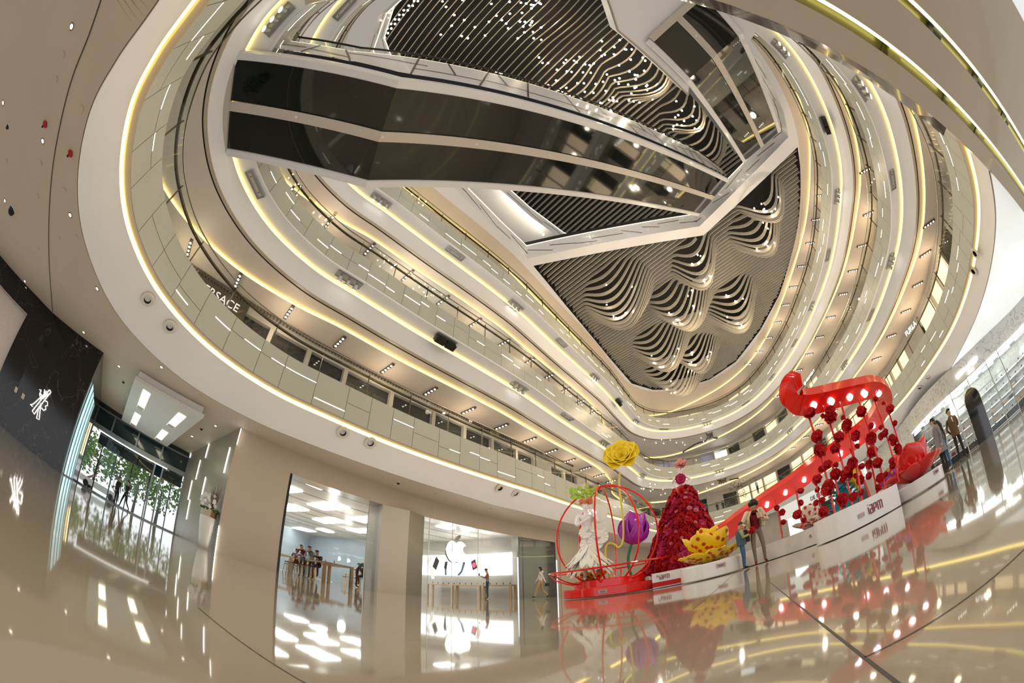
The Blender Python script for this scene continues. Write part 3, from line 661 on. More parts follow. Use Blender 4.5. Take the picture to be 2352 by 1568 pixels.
# ================================================================ ground floor, left: lit shop behind glass
WL = [(-10.3, 11.3), (-9.2, 12.75), (-7.0, 15.3), (-4.8, 18.35), (-1.9, 22.1), (.4, 25.2), (2.8, 28.35), (3.9, 29.9), (10.4, 42), (19.4, 52.7)]
WLf = [Vector((*p, 0)) for p in catmull([(x, y) for x, y in WL], 8)]
def on_az(px, py=1200):
    r_ = ray(px, py); az = atan2(r_.x, r_.y); best = None
    for a, b_ in zip(WLf, WLf[1:]):
        fa = a.x * cos(az) - a.y * sin(az); fb = b_.x * cos(az) - b_.y * sin(az)
        if fa * fb <= 0 and fa != fb: return a.lerp(b_, fa / (fa - fb))
    return WLf[0]
SZ = 4.08
i0 = on_az(635, 1311); i1 = on_az(1283, 1375)
def seg(a, b_):
    out = [a] + [p for p in WLf if p.y > a.y + .01 and p.y < b_.y - .01] + [b_]; return out
def vwall(mb, pts, z0, z1, mi=0): mb.grid([[(p.x, p.y, z0) for p in pts], [(p.x, p.y, z1) for p in pts]], False, mi)
mb = MB(); vwall(mb, seg(WLf[0], i0), 0, 5.0); vwall(mb, seg(i0, i1), SZ, 5.0); vwall(mb, seg(i1, WLf[-1]), 0, 5.0)
struct(mb, 'wall_left', M_wall)
mb = MB(); pts = seg(i0, i1); inn = [p + Vector((-.76, .62, 0)) * .9 for p in pts]
mb.grid([[(p.x, p.y, SZ) for p in pts], [(p.x, p.y, SZ) for p in inn]]); vwall(mb, inn, SZ, 5.0)
mb.grid([[(i0.x, i0.y, z), (i0.x - .7, i0.y + .56, z)] for z in (0, SZ)]); struct(mb, 'trim_50', M_steel)
mb = MB(); n_in = Vector((-.76, .62, 0)) * .25; vwall(mb, [p + n_in for p in seg(i0, on_az(1199, 1300))], 0, SZ); struct(mb, 'window_1', M_glass)
D1, D2 = on_az(1201, 1373), on_az(1283, 1374)
mb = MB(); vwall(mb, [D1 + n_in * .5, D2 + n_in * .5], .02, SZ); struct(mb, 'door_1', M_glass)
for k, px in enumerate((843, 990, 1045, 1105, 1199.5, 1208, 1279)):
    p = on_az(px, 1300) + n_in; mb = MB(); w = .03 if px < 1150 else .07
    mb.box((p.x, p.y, SZ / 2), (w, w, SZ)); struct(mb, 'trim_%d' % (51 + k), M_steel if px < 1150 else M_grey)
mb = MB(); p = i0 + Vector((.02, .05, 0)); mb.box((p.x, p.y, SZ / 2), (.08, .08, SZ)); struct(mb, 'trim_58', M_black)
# column
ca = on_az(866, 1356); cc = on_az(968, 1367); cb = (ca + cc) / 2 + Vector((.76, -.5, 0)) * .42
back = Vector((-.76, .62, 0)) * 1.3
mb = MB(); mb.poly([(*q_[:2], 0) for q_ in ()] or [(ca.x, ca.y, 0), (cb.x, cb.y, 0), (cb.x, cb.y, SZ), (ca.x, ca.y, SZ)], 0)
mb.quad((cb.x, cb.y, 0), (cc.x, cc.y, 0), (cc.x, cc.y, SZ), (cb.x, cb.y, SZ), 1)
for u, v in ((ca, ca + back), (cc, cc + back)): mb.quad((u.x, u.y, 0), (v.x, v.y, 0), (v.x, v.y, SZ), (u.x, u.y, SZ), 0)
struct(mb, 'wall_column', [mat('column_steel_lit', (.60, .55, .48), .35, metal=.2), mat('column_steel_shaded', (.36, .34, .30), .3, metal=.6)])  # one steel column: lit left face, shaded right face put into the colours
# shop interior
M_sceil = mat('shop_ceiling', (.66, .63, .58), .4); M_swall = mat('shop_blue_grey_wall', (.42, .49, .54), .35, metal=.1); M_swall2 = mat('shop_taupe_wall', (.56, .53, .48), .35)
mb = MB(); mb.poly([(p.x - .3, p.y + .25, 4.3) for p in seg(i0, i1)] + [(2, 33, 4.3), (-10, 48, 4.3), (-28, 40, 4.3), (-21, 28, 4.3), (-18.6, 17, 4.3)]); struct(mb, 'ceiling_20', M_sceil)
bl = [atz(660, 1225, 4.3), atz(714, 1229, 4.3), atz(790, 1236, 4.3), atz(867, 1239, 4.3)]
pw = [atd(960, 1300, 31.5), atd(1176, 1300, 26.2), atd(1199, 1300, 25.8)]
mb = MB(); vwall(mb, [Vector((-18.2, 16.9, 0)), Vector((-20.2, 22, 0)), Vector((-20.8, 28, 0))] + [Vector((p.x, p.y, 0)) for p in bl[1:]] + [Vector((-9.5, 40, 0))], 0, 4.3); struct(mb, 'wall_shop_back', M_swall)
mb = MB(); vwall(mb, [Vector((-9.5, 40, 0)), Vector((pw[0].x - .1, pw[0].y + .1, 0)), Vector((pw[1].x, pw[1].y, 0)), Vector((D1.x, D1.y + .3, 0)) + Vector((-.3, .1, 0))], 0, 4.3)
vwall(mb, [D1 + n_in * 5 + Vector((.8, .6, 0)), D2 + n_in * 4 + Vector((.8, .6, 0))], 0, 4.3); struct(mb, 'wall_shop_side', M_swall2)
mb = MB()
for t in range(9):
    a = Vector((-9.6, 14.9, 0)) + Vector((-1.0, .8, 0)) * (t * 1.55); a = a; b_ = a + Vector((.62, .78, 0)) * 14
    mb.quad((a.x, a.y, 4.29), (b_.x, b_.y, 4.29), (b_.x - .09, b_.y + .07, 4.29), (a.x - .09, a.y + .07, 4.29))
struct(mb, 'trim_59', M_grey)
M_panel = mat('ceiling_panel_lamp', (1, .99, .96), .4, emit=9)
c3 = lambda q_: (640 + q_[0] / 4.611, 1060 + q_[1] / 4.611)
Q = [[(222, 207), (285, 197), (515, 290), (440, 300)], [(105, 265), (118, 268), (255, 322), (105, 335)], [(300, 455), (415, 450), (600, 512), (480, 517)], [(440, 442), (580, 437), (757, 503), (630, 508)],
     [(85, 485), (110, 482), (200, 528), (85, 525)], [(85, 467), (170, 460), (322, 522), (225, 527)], [(355, 610), (450, 607), (590, 657), (490, 657)], [(475, 605), (575, 602), (725, 653), (610, 653)],
     [(740, 603), (860, 595), (1005, 645), (905, 650)], [(895, 595), (1062, 587), (1130, 640), (1020, 640)], [(135, 703), (240, 700), (400, 745), (320, 745)], [(395, 715), (480, 713), (590, 753), (520, 752)],
     [(718, 722), (820, 717), (945, 760), (855, 757)], [(845, 720), (960, 717), (1070, 745), (1050, 760)]]
Q = [[c3(v) for v in q_] for q_ in Q] + [[(960 + x / 6.918, 1180 + y / 6.918) for x, y in [(280, 205), (400, 192), (600, 240), (490, 253)]]]
for k, q_ in enumerate(Q):
    P = [atz(*v, 4.24) for v in q_]; c = sum(P, Vector()) / 4; mb = MB(); mb.poly([tuple(p) for p in P]); mb.poly([(p.x, p.y, 4.28) for p in P])
    mb.grid([[tuple(p) for p in P + P[:1]], [(p.x, p.y, 4.28) for p in P + P[:1]]])
    o = mb.build('ceiling_light', M_panel, origin=tuple(c)); tag(o, 'square lit ceiling panel in the glass-fronted shop, %s' % ('seen right of the column' if k == 14 else ordn(k % 14) + ' going back from the glass'), 'ceiling light', 'lit ceiling panels in the glass-fronted shop')
# poster with watches, hanging logo
pd = (pw[1] - pw[0]); pd.z = 0; pd.normalize(); pn = Vector((pd.y, -pd.x, 0))
def onw(px, z): # point on the poster wall plane for an image column
    r_ = ray(px, 1300); P0 = pw[0]; t = (P0.x * pn.x + P0.y * pn.y) / (r_.x * pn.x + r_.y * pn.y); return Vector((r_.x * t, r_.y * t, z)) + pn * .06
PA, PB = onw(969, 1.66), onw(1177, 1.66); PC = (PA + PB) / 2; PC.z = 2.42
mb = MB(); mb.box(PC, ((PB - PA).length, .06, 1.56), (pd, pn, Vector((0, 0, 1)))); bp_ = mb.build('light_box', mat('white_light_box', (1, 1, 1), .4, emit=2.2), origin=tuple(PC)); tag(bp_, 'long white backlit poster showing watches behind the shop glass', 'poster')
def onp(u, v, dz=.04): return pd * u + Vector((0, 0, v)) + pn * dz
def pshape(name, pts, m, dz): mb = MB(); mb.poly([tuple(onp(u, v, dz)) for u, v in pts]); mb.build(name, m, bp_)
M_wsil = mat('print_silver', (.62, .60, .58), .5, emit=.6, ecol=(.8, .78, .76)); M_wdark = mat('print_dark', (.03, .03, .03), .5); M_wblue = mat('print_blue', (.13, .17, .33), .5); M_wpink = mat('print_pink', (.9, .1, .25), .5, emit=.6); M_wrose = mat('print_rose', (.85, .70, .66), .5, emit=.5)
def ux(px): return (onw(px, 0) - Vector((PC.x, PC.y, 0))).dot(pd)
for cx_, kind in ((1000, 'steel'), (1028, 'blue'), (1095, 'pink')):
    u = ux(cx_); sg = -1 if kind == 'pink' else 1
    if kind == 'steel':
        pshape('watch_strap', [(u - .75, .55), (u - .45, .72), (u - .2, .6), (u - .5, .1), (u - .1, -.3), (u + .05, -1.1), (u - .25, -1.1), (u - .45, -.25), (u - .78, .2)], M_wsil, .04)
        pshape('watch_face', [(u + .15, .72), (u + .48, .35), (u + .18, -.4), (u - .2, -.1)], M_wdark, .05)
    elif kind == 'blue':
        pshape('watch_face', [(u - .15, .3), (u + .1, .3), (u + .0, -.35), (u - .25, -.2)], M_wdark, .05); u2 = ux(1062)
        pshape('watch_strap', [(u - .2, -.2), (u, -.3), (u + .02, -.77), (u - .15, -.77)], M_wblue, .04); pshape('watch_strap', [(u2 + .15, .3), (u2 + .35, .2), (u2 + .1, -.5), (u2 - .15, -.77), (u2 - .4, -.77), (u2 - .05, -.4)], M_wblue, .04)
    else:
        pshape('watch_strap', [(u - .1, .7), (u + .3, .55), (u + .45, 0), (u + .2, -.4), (u - .1, -.35), (u + .1, .1)], M_wrose, .04)
        pshape('watch_face', [(u - .42, .25), (u - .05, .45), (u + .12, -.2), (u - .25, -.4)], M_wdark, .05)
        pshape('heart_mark', [(u - .15 + .16 * cos(a_ * pi / 6), .0 + .2 * sin(a_ * pi / 6)) for a_ in range(12)], M_wpink, .055)
# hanging logo: thick disc-like fruit outline with bite and leaf, in front of the poster
Lc = atd(1046, 1266, 23.4); f_ = toward(Lc); fx = Vector((-f_.y, f_.x, 0)); fx = (fx * .93 - f_ * .36).normalized(); fn = Vector((fx.y, -fx.x, 0))
out = [(0, .60), (.16, .70), (.36, .72), (.55, .62), (.68, .46)]
for a_ in range(1, 7): t = a_ / 7; ang = pi / 2 + t * pi * .92 - .15; out.append((.80 + .32 * cos(ang), .16 + .33 * sin(ang)))
out += [(.66, -.17), (.60, -.40), (.46, -.64), (.30, -.78), (.16, -.80), (0, -.74), (-.16, -.80), (-.32, -.77), (-.50, -.58), (-.64, -.30), (-.70, 0), (-.68, .28), (-.58, .52), (-.42, .68), (-.22, .72)]
outf = catmull(out, 4, True); leaf = [(.0, .78), (.02, .98), (.16, 1.16), (.32, 1.22), (.32, 1.04), (.18, .86)]
for x_, y_ in ((-10, 20), (-3.2, 25.8), (-12, 27), (-15, 21)): point('shop_fill', (x_, y_, 3.3), 60, (1, .98, .95), .3)  # unseen fill points added to brighten the shop interior
point('door_fill', (1.2, 29.2, 3.2), 70, (1, .98, .95), .3)  # unseen fill point added to lighten the wall behind the door glass
LG = empty('hanging_logo', Lc + Vector((0, 0, -.75)), 'large glowing apple-shaped logo hanging inside the shop glass', 'logo'); org = LG.location.copy()
for nm, pts, m in (('logo_body', outf, mat('logo_face', (1, 1, 1), .4, emit=4)), ('logo_leaf', leaf, mat('logo_leaf', (.55, .55, .56), .3))):
    mb = MB(); Z3 = Vector((0, 0, 1)); F = [Lc + fx * u * .86 + Z3 * v * .86 + fn * .11 for u, v in pts]; K_ = [p - fn * .26 for p in F]
    mb.poly([tuple(p) for p in F], 0); mb.poly([tuple(p) for p in K_[::-1]], 1)
    for a_ in range(5): mb.grid([[tuple(p - fn * .26 * t) for p in F + F[:1]] for t in (a_ / 5, (a_ + 1) / 5)], False, 1 + a_ % 2)
    mb.build(nm, [m, M_steel, M_black], LG, origin=org)
mb = MB(); mb.tube([Lc + Vector((0, 0, .5)), Vector((Lc.x, Lc.y, 4.28))], .012, 6); mb.build('suspension_rod', M_steel, LG, origin=org)
# ================================================================ ground floor: entrance recess and black shop wall
V3 = lambda x, y, z=0: Vector((x, y, z))
RC = V3(-10.3, 11.3); RB = V3(-18.4, 16.2); KB = V3(-15.1, 6.5); KD = V3(-22.6, 11.0); KS = V3(-17.1, 4.0)
mb = MB(); vwall(mb, [RC, RB], 0, 5.0); struct(mb, 'wall_entrance_right', M_wall2)
mb = MB(); vwall(mb, [KS, KB], 0, 5.0); vwall(mb, [KS + V3(-.45, -1.0), KS], 0, 5.0); kp = atd(2, 968, 17.4); kp.z = 0
vwall(mb, [KS + V3(-.45, -1.0), V3(-20.6, -2), V3(-24, -9)], 4.15, 5.0); struct(mb, 'wall_black_marble', M_bmarble)
mb = MB(); vwall(mb, [KB, KD], 0, 5.0); struct(mb, 'wall_entrance_left', mat('dark_bronze_panel', (.05, .045, .04), .15, metal=.3))
mb = MB(); vwall(mb, [KS + V3(-.75, -.9), V3(-21.0, -2.2), V3(-24.5, -9)], 0, 4.2); struct(mb, 'wall_white_shop', mat('ribbed_white_panel', (.66, .57, .50), .5, noise=.03, nscale=8))
def onplane(px, py, a, b_, dz=.02):
    r_ = ray(px, py); d = (b_ - a); d.z = 0; n = V3(d.y, -d.x).normalized(); n = n if n.dot(-V3(a.x, a.y)) > 0 else -n
    a = a + n * dz; t = V3(a.x, a.y).dot(n) / V3(r_.x, r_.y).dot(n); return V3(r_.x * t, r_.y * t, CAMH + r_.z * t), n
M_strip = mat('wall_light_strip', (1, .97, .9), .4, emit=7)
for i, (p0, p1) in enumerate([((554, 984), (543, 1021)), ((528, 1027), (515, 1085)), ((480, 1018), (473, 1050)), ((460, 1056), (450, 1100)), ((441, 1103), (431, 1147)), ((436, 1147), (428, 1192)), ((472, 1095), (465, 1135)), ((405, 1188), (392, 1224)), ((503, 1207), (493, 1290)), ((438, 1041), (432, 1067))]):
    a, n = onplane(*p0, RC, RB, .015); b_, n = onplane(*p1, RC, RB, .015); b_.x, b_.y = a.x, a.y; mb = MB(); mb.bar(a, b_, .035, .02, n)
    o = mb.build('wall_light', M_strip, origin=tuple(a)); tag(o, 'thin vertical light strip on the olive entrance wall, %s from the corner pillar inwards' % ordn(i), 'wall light', 'vertical light strips on the entrance wall')
# doors and header
dd = (KD - RB).normalized(); dn = V3(dd.y, -dd.x); dn = dn if dn.dot(-KD) > 0 else -dn; DW = (KD - RB).length
M_hdark = mat('dark_header_glass', (.015, .03, .035), .1, coat=.3)
mb = MB(); mb.quad(*[tuple(v) for v in (RB + V3(0, 0, 3.75), KD + V3(0, 0, 3.75), KD + V3(0, 0, 5), RB + V3(0, 0, 5))]); struct(mb, 'window_2', M_hdark)
mb = MB()
for z, h in ((3.62, .26), (4.68, .1), (.04, .08)): mb.bar(RB + dn * .08 + V3(0, 0, z), KD + dn * .08 + V3(0, 0, z), .16, h)
for t in (0, .27, .53, .8, 1): p = RB.lerp(KD, t) + dn * .08; mb.bar(p + V3(0, 0, 3.6), p + V3(0, 0, 4.7), .10, .1, dn)
for t in (0, .22, .30, 1): p = RB.lerp(KD, t) + dn * .05; mb.bar(p, p + V3(0, 0, 3.6), .10, .1, dn)
struct(mb, 'door_frame', M_grey).name = 'door_2'
for i, (t0, t1) in enumerate(((0, .22), (.30, .47), (.47, .64), (.64, .82), (.82, 1))):
    a, b_ = RB.lerp(KD, t0 + .004), RB.lerp(KD, t1 - .004); mb = MB(); vwall(mb, [a, b_], .08, 3.5); struct(mb, 'door_%d' % (3 + i), M_glass)
    mb = MB(); mb.bar(a + dn * .06 + V3(0, 0, .9), a + dn * .06 + V3(0, 0, 2.1), .03, .03, dn); struct(mb, 'trim_%d' % (70 + i), M_black)
mb = MB(); mb.bar(RB + dn * .5 + dd * 1.2 + V3(0, 0, 3.4), KD + dn * .5 - dd * .6 + V3(0, 0, 3.4), .06, .06); struct(mb, 'trim_76', mat('header_lamp', (1, 1, .97), .4, emit=2))
# outside: second glass lobby line, tree crowns and street
for i, t in enumerate((.1, .34, .55, .75, .93)):
    p = RB.lerp(KD, t) - dn * 3.2; mb = MB(); mb.bar(p, p + V3(0, 0, 3.4), .08, .08, dn); struct(mb, 'trim_%d' % (80 + i), M_black)
mb = MB(); a, b_ = RB - dn * 3.2, KD - dn * 3.2; mb.quad(*[tuple(v) for v in (a + V3(0, 0, 3.1), b_ + V3(0, 0, 3.1), b_ + V3(0, 0, 5), a + V3(0, 0, 5))]); mb.quad(*[tuple(v) for v in (RB + V3(0, 0, 4.9), KD + V3(0, 0, 4.9), b_ + V3(0, 0, 4.9), a + V3(0, 0, 4.9))]); struct(mb, 'ceiling_21', M_hdark)
M_leaf = mat('sunlit_leaves', (.16, .30, .10), .6, noise=.5, nscale=3); M_trunk = mat('tree_bark', (.10, .08, .06), .8)
rt = random.Random(8)
for i, (t, dist, h) in enumerate(((.2, 8, 5.2), (.55, 12.5, 6), (.75, 7.5, 5.5), (1.15, 10.5, 5.4), (1.6, 14, 6.5))):
    p = RB.lerp(KD, t) - dn * dist; T = empty('street_tree', p, 'leafy green street tree outside the entrance doors, %s from the right' % ordn(i), 'tree', 'street trees outside the entrance')
    mb = MB(); mb.tube([V3(0, 0, 0), V3(.1, 0, 1.4), V3(0, .1, 2.6)], [.16, .12, .08], 7); mb.build('trunk', M_trunk, T)
    mb = MB()
    for k in range(520):
        v = V3(rt.gauss(0, 1), rt.gauss(0, 1), rt.gauss(0, .8)); v = v.normalized() * rt.uniform(.6, 1.0) * 2.0; c = v + V3(0, 0, 3.1 + rt.uniform(-.6, .5)); c.z = max(c.z, 1.0)
        u = V3(rt.gauss(0, 1), rt.gauss(0, 1), rt.gauss(0, 1)).normalized(); w = u.orthogonal().normalized(); s_ = rt.uniform(.12, .26)
        mb.quad(*[tuple(c + x_) for x_ in (u * s_, w * s_ * .5, -u * s_, -w * s_ * .5)])
    mb.build('foliage', M_leaf, T)
mb = MB(); o_ = RB.lerp(KD, .5) - dn * 8; mb.box(tuple(o_ + V3(0, 0, .03)), (30, 12, .04), (dd, dn, V3(0, 0, 1))); struct(mb, 'floor_pavement', mat('pavement', (.55, .55, .53), .7))
CR = empty('parked_car', RB.lerp(KD, .92) - dn * 6 + V3(0, 0, .05), 'white and red car outside the left entrance door', 'car'); mb = MB()
for x0, x1, z0, z1, w in ((-2.1, 2.1, .3, .85, 1.7),): mb.box((0, 0, .58), (4.2, 1.7, .55)); 
mb.build('body', mat('car_white', (.8, .8, .8), .2), CR); mb = MB(); mb.grid([[(x, y, z) for x, z in ((-1.7, .85), (-1.1, 1.4), (.7, 1.4), (1.4, .85))] for y in (-.75, .75)]); mb.build('cabin', mat('car_red', (.6, .05, .05), .2), CR); CR.scale = (.8, .8, .8)
for x in (-1.35, 1.35):
    for y in (-.8, .8): mb = MB(); mb.lathe([(0, -.08), (.3, -.08), (.3, .08), (0, .08)], (x, y, .3), 14, 0, (V3(1, 0, 0), V3(0, 0, 1), V3(0, 1, 0))); mb.build('wheel', M_black, CR)
CR.rotation_euler.z = atan2(dd.y, dd.x)
# suspended ceiling raft with light wells
BX = [V3(-13.1, 7.4, 4.55), V3(-11.0, 9.8, 4.55), V3(-18.8, 14.5, 4.55), V3(-20.6, 11.8, 4.55)]
RF = empty('ceiling_raft', BX[0], 'pale rectangular ceiling raft with four lit wells at the entrance', 'ceiling raft'); org = RF.location.copy()
mb = MB(); mb.prism([(p.x, p.y) for p in BX], 4.55, 4.67); mb.build('raft_board', mat('raft_white', (.66, .66, .62), .4), RF, origin=org)
cB = sum(BX, Vector()) / 4; mb = MB(); mb.prism([tuple((cB + (p - cB) * .95)[:2]) for p in BX], 4.67, 4.99); mb.build('raft_upstand', M_white, RF, origin=org)
M_well = mat('light_well', (1, .80, .42), .4, emit=3.2); M_welle = mat('light_well_lamp', (1, .9, .62), .4, emit=7)
for q_ in ([(-13.3, 8.2), (-13.1, 8.3), (-15.9, 10.0), (-16.0, 9.9)], [(-17.1, 10.5), (-16.8, 10.6), (-19.7, 12.3), (-20.1, 12.3)], [(-12.4, 9.7), (-12.3, 9.9), (-14.8, 11.4), (-15.0, 11.2)], [(-16.2, 11.9), (-16.0, 12.1), (-18.7, 13.7), (-18.9, 13.6)]):
    a = V3(*q_[0], 4.545).lerp(V3(*q_[1], 4.545), .5); b_ = V3(*q_[2], 4.545).lerp(V3(*q_[3], 4.545), .5); mb = MB(); mb.bar(a, b_, .36, .012); w = mb.build('light_well', M_welle, RF, origin=org)
    e = (b_ - a) * .18; mb = MB(); mb.bar(b_ - e + V3(0, 0, -.008), b_ + V3(0, 0, -.008), .36, .01); mb.build('well_end', M_beam, RF, origin=org)
# cyan-lit shop window on the recess side, gold strip
a = KB.lerp(KD, .06); b_ = KB.lerp(KD, .56); sn = V3((KD - KB).y, -(KD - KB).x).normalized(); sn = sn if sn.dot(V3(0, 20) - KB) > 0 else -sn
mb = MB(); mb.quad(*[tuple(v + sn * .03) for v in (a + V3(0, 0, .05), b_ + V3(0, 0, .05), b_ + V3(0, 0, 3.9), a + V3(0, 0, 3.9))]); struct(mb, 'window_3', mat('daylit_shop_window', (.5, .75, .78), .1, emit=.9, ecol=(.55, .9, .92)))
for i, t in enumerate((.06, .2, .34, .48, .56)):
    p = KB.lerp(KD, t) + sn * .05; mb = MB(); mb.bar(p, p + V3(0, 0, 3.9), .05, .05, sn); struct(mb, 'trim_%d' % (86 + i), M_grey)
p = KB.lerp(KD, .8) + sn * .06; mb = MB(); mb.bar(p + V3(0, 0, 1.5), p + V3(0, 0, 3.3), .08, .05, sn); o = mb.build('wall_light', mat('gold_light_strip', (1, .7, .3), .4, emit=4), origin=tuple(p)); tag(o, 'golden light strip on the dark wall left of the entrance doors', 'wall light')
# luminous monogram on black marble
kd = (KB - KS).normalized(); kn = V3(kd.y, -kd.x); kn = kn if kn.dot(-KS) > 0 else -kn
cL, _ = onplane(93, 921, KS, KB, .05); MG = empty('wall_logo', cL, 'glowing white line monogram on the black marble wall', 'logo')
M_neon = mat('neon_line', (1, .93, .84), .4, emit=7)
segs = [[(-.33, .46), (-.22, .52), (-.22, .28), (-.05, .1)], [(-.22, .28), (-.1, .34), (-.02, .22)], [(.28, .82), (-.3, -.72)], [(.42, .78), (-.12, -.8), (-.3, -.72)], [(.42, .78), (.28, .82)], [(.12, .66), (.0, .2)], [(-.02, .66), (.06, .4)],
        [(-.38, -.52), (-.56, -.52), (-.4, -.4), (.1, .5)], [(.08, -.1), (.3, -.86), (.12, -.9), (.02, -.3)], [(.26, .18), (.44, .22), (.52, .06), (.40, -.04), (.5, -.16), (.38, -.3), (.22, -.26)], [(.1, .22), (.3, .6)]]
for s_ in segs:
    mb = MB(); mb.tube([kd * (u * .75) + V3(0, 0, v * .72) for u, v in s_], .014, 5); mb.build('neon_stroke', M_neon, MG)
for i, px in enumerate(((37, 895), (53, 910))):
    p, n = onplane(*px, KS, KB, .03); mb = MB(); mb.box(tuple(p), (.16, .02, .2), (kd, kn, V3(0, 0, 1))); o = mb.build('wall_plate', M_beam, origin=tuple(p)); tag(o, 'small beige switch plate on the black marble wall, %s one' % ('left', 'right')[i], 'switch plate')
# ceiling seam, downlights, detectors of the ground floor ceiling
mb = MB(); pts = [atz(*p, 4.995) for p in catmull([(232, 0), (204, 82), (168, 173), (143, 265), (122, 378), (113, 490), (113, 602), (121, 716)], 4)]
mb.tube(pts, .02, 4); struct(mb, 'trim_95', M_groove)
DL = [(164, 61), (7, 236), (98, 324), (161, 494), (223, 663), (192, 763), (273, 841), (371, 843), (495, 978), (57, 646), (11, 461), (441, 1002)]
GR = [(144, 126), (128, 183), (187, 250), (93, 375), (147, 437), (86, 450), (135, 548), (14, 369), (87, 571), (139, 657), (93, 660), (290, 760), (358, 851), (246, 795), (175, 545), (460, 909), (879, 1097), (1002, 1134), (1127, 1168), (1220, 1198)]
for i, p in enumerate(DL):
    c = atz(*p, 4.99); D_ = empty('recessed_downlight', c, 'small lit recessed downlight in the beige ceiling, %s of twelve from the top' % ordn(i), 'downlight', 'lit downlights in the beige ground ceiling')
    mb = MB(); mb.lathe([(.055, .0), (.085, -.005), (.085, .01)], (0, 0, 0), 16); mb.build('ring', M_bronze, D_); mb = MB(); mb.lathe([(0, -.004), (.055, -.004)], (0, 0, 0), 14); mb.build('lamp', M_bulb, D_)
for i, p in enumerate(GR):
    c = atz(*p, 4.99); mb = MB(); mb.lathe([(0, -.02), (.05, -.02), (.075, -.008), (.08, .005)], (0, 0, 0), 16); o = mb.build('smoke_detector', M_ceil, origin=(0, 0, 0)); o.location = c; tag(o, 'small beige round cap on the ground floor ceiling', 'smoke detector', 'beige caps on the ground floor ceiling')
for i, p in enumerate(((104, 285), (162, 352))):
    c = atz(*p, 4.98); D_ = empty('fire_sounder', c, 'red faceted fire sounder on the left ceiling, %s one' % ('farther left', 'nearer the balcony')[i], 'fire alarm'); mb = MB(); mb.lathe([(0, -.10), (.10, -.03), (.10, .02)], (0, 0, 0), 4); mb.build('sounder', mat('sounder_red' + str(i), (.45, .02, .03), .25), D_)
    mb = MB(); mb.lathe([(0, -.13), (.04, -.10)], (0, 0, 0), 8); mb.build('beacon', M_black, D_)
for i, (p, s_) in enumerate((((28, 482), .17), ((19, 290), .07), ((284, 876), .07), ((463, 984), .07), ((763 + 152, 1108), .07))):
    c = atz(*p, 4.99); D_ = empty('dome_camera', c, ['large black ceiling speaker at the far left edge', 'small dark dome camera at the far left edge', 'dark dome camera by the entrance raft, left', 'dark dome camera by the entrance raft, right', 'black dome camera above the lit shop glass'][i], 'camera' if i else 'speaker')
    mb = MB(); mb.sphere((0, 0, -.03), (s_, s_, s_ * .9), 14, 8); mb.build('dome', M_black, D_); mb = MB(); mb.lathe([(s_ * 1.05, 0), (s_ * 1.2, -.02), (s_ * 1.2, .01)], (0, 0, 0), 16); mb.build('collar', M_white, D_)
# ================================================================ ground floor, right: marble shop front
WR = [(31, -8), (30.2, -2), (28.9, 2.9), (25.7, 6.8), (24.4, 10.0), (24.9, 13.0), (28.3, 18), (30.8, 24), (31.8, 32), (31, 42), (19.4, 52.7)]
WRf = [V3(*p) for p in catmull(WR, 8)]
def onwr(px, z=0, off=.0):
    r_ = ray(px[0], px[1]); az = atan2(r_.x, r_.y); best = V3(25, 8)
    for a, b_ in zip(WRf, WRf[1:]):
        fa = a.x * cos(az) - a.y * sin(az); fb = b_.x * cos(az) - b_.y * sin(az)
        if fa * fb <= 0 and fa != fb: best = a.lerp(b_, fa / (fa - fb)); break
    k = 1 - off / best.length; return V3(best.x * k, best.y * k, z)
s0 = onwr((2097, 1000)); s1 = V3(30.2, -2)
def segr(a, b_): return [a] + [p for p in WRf if p.y < a.y - .01 and p.y > b_.y + .01][::-1] + [b_]
SG = segr(s0, s1); SH = 3.72
mb = MB(); vwall(mb, SG, SH, 5.0); vwall(mb, segr(V3(*WR[7]), s0), 0, 5.0); struct(mb, 'wall_right', M_wmarble)
mb = MB(); vwall(mb, segr(V3(*WR[-1]), V3(*WR[7])), 0, 5.0); struct(mb, 'wall_far', M_stone)
outw = lambda p, d_: p + V3(p.x, p.y).normalized() * d_
mb = MB(); vwall(mb, [outw(p, .5) for p in SG], .0, SH); struct(mb, 'window_4', M_glass)
BK = [outw(p, 4.6) for p in SG]
mb = MB(); vwall(mb, BK, 0, SH + .6); vwall(mb, [SG[0], BK[0]], 0, SH + .6); struct(mb, 'wall_shop_right', M_wmarble)
mb = MB(); mb.grid([[(p.x, p.y, SH + .1) for p in SG], [(p.x, p.y, SH + .1) for p in BK]]); struct(mb, 'ceiling_22', mat('mirror_ceiling', (.55, .56, .56), .12, metal=.6))
mb = MB(); mb.tube([tuple(p + V3(0, 0, SH)) for p in SG], .05, 6); struct(mb, 'trim_96', M_sign)
M_tube = mat('white_tube_lamp', (1, 1, .98), .4, emit=9)
k = 0
for i in range(1, len(SG) - 4, 3):
    for e_, (d0, d1) in enumerate(((.8, 1.1), (1.9, 2.3), (3.1, 3.5))):
        j0 = i + e_ % 2; a = outw(SG[j0], d0) + V3(0, 0, SH + .04); b_ = outw(SG[j0 + 2], d1) + V3(0, 0, SH + .04); mb = MB(); mb.bar(a, b_, .06, .04)
        o = mb.build('tube_light', M_tube, origin=tuple(a)); tag(o, 'white tube light on the mirrored ceiling of the shoe and bag shop', 'tube light', 'tube lights in the shoe and bag shop'); k += 1
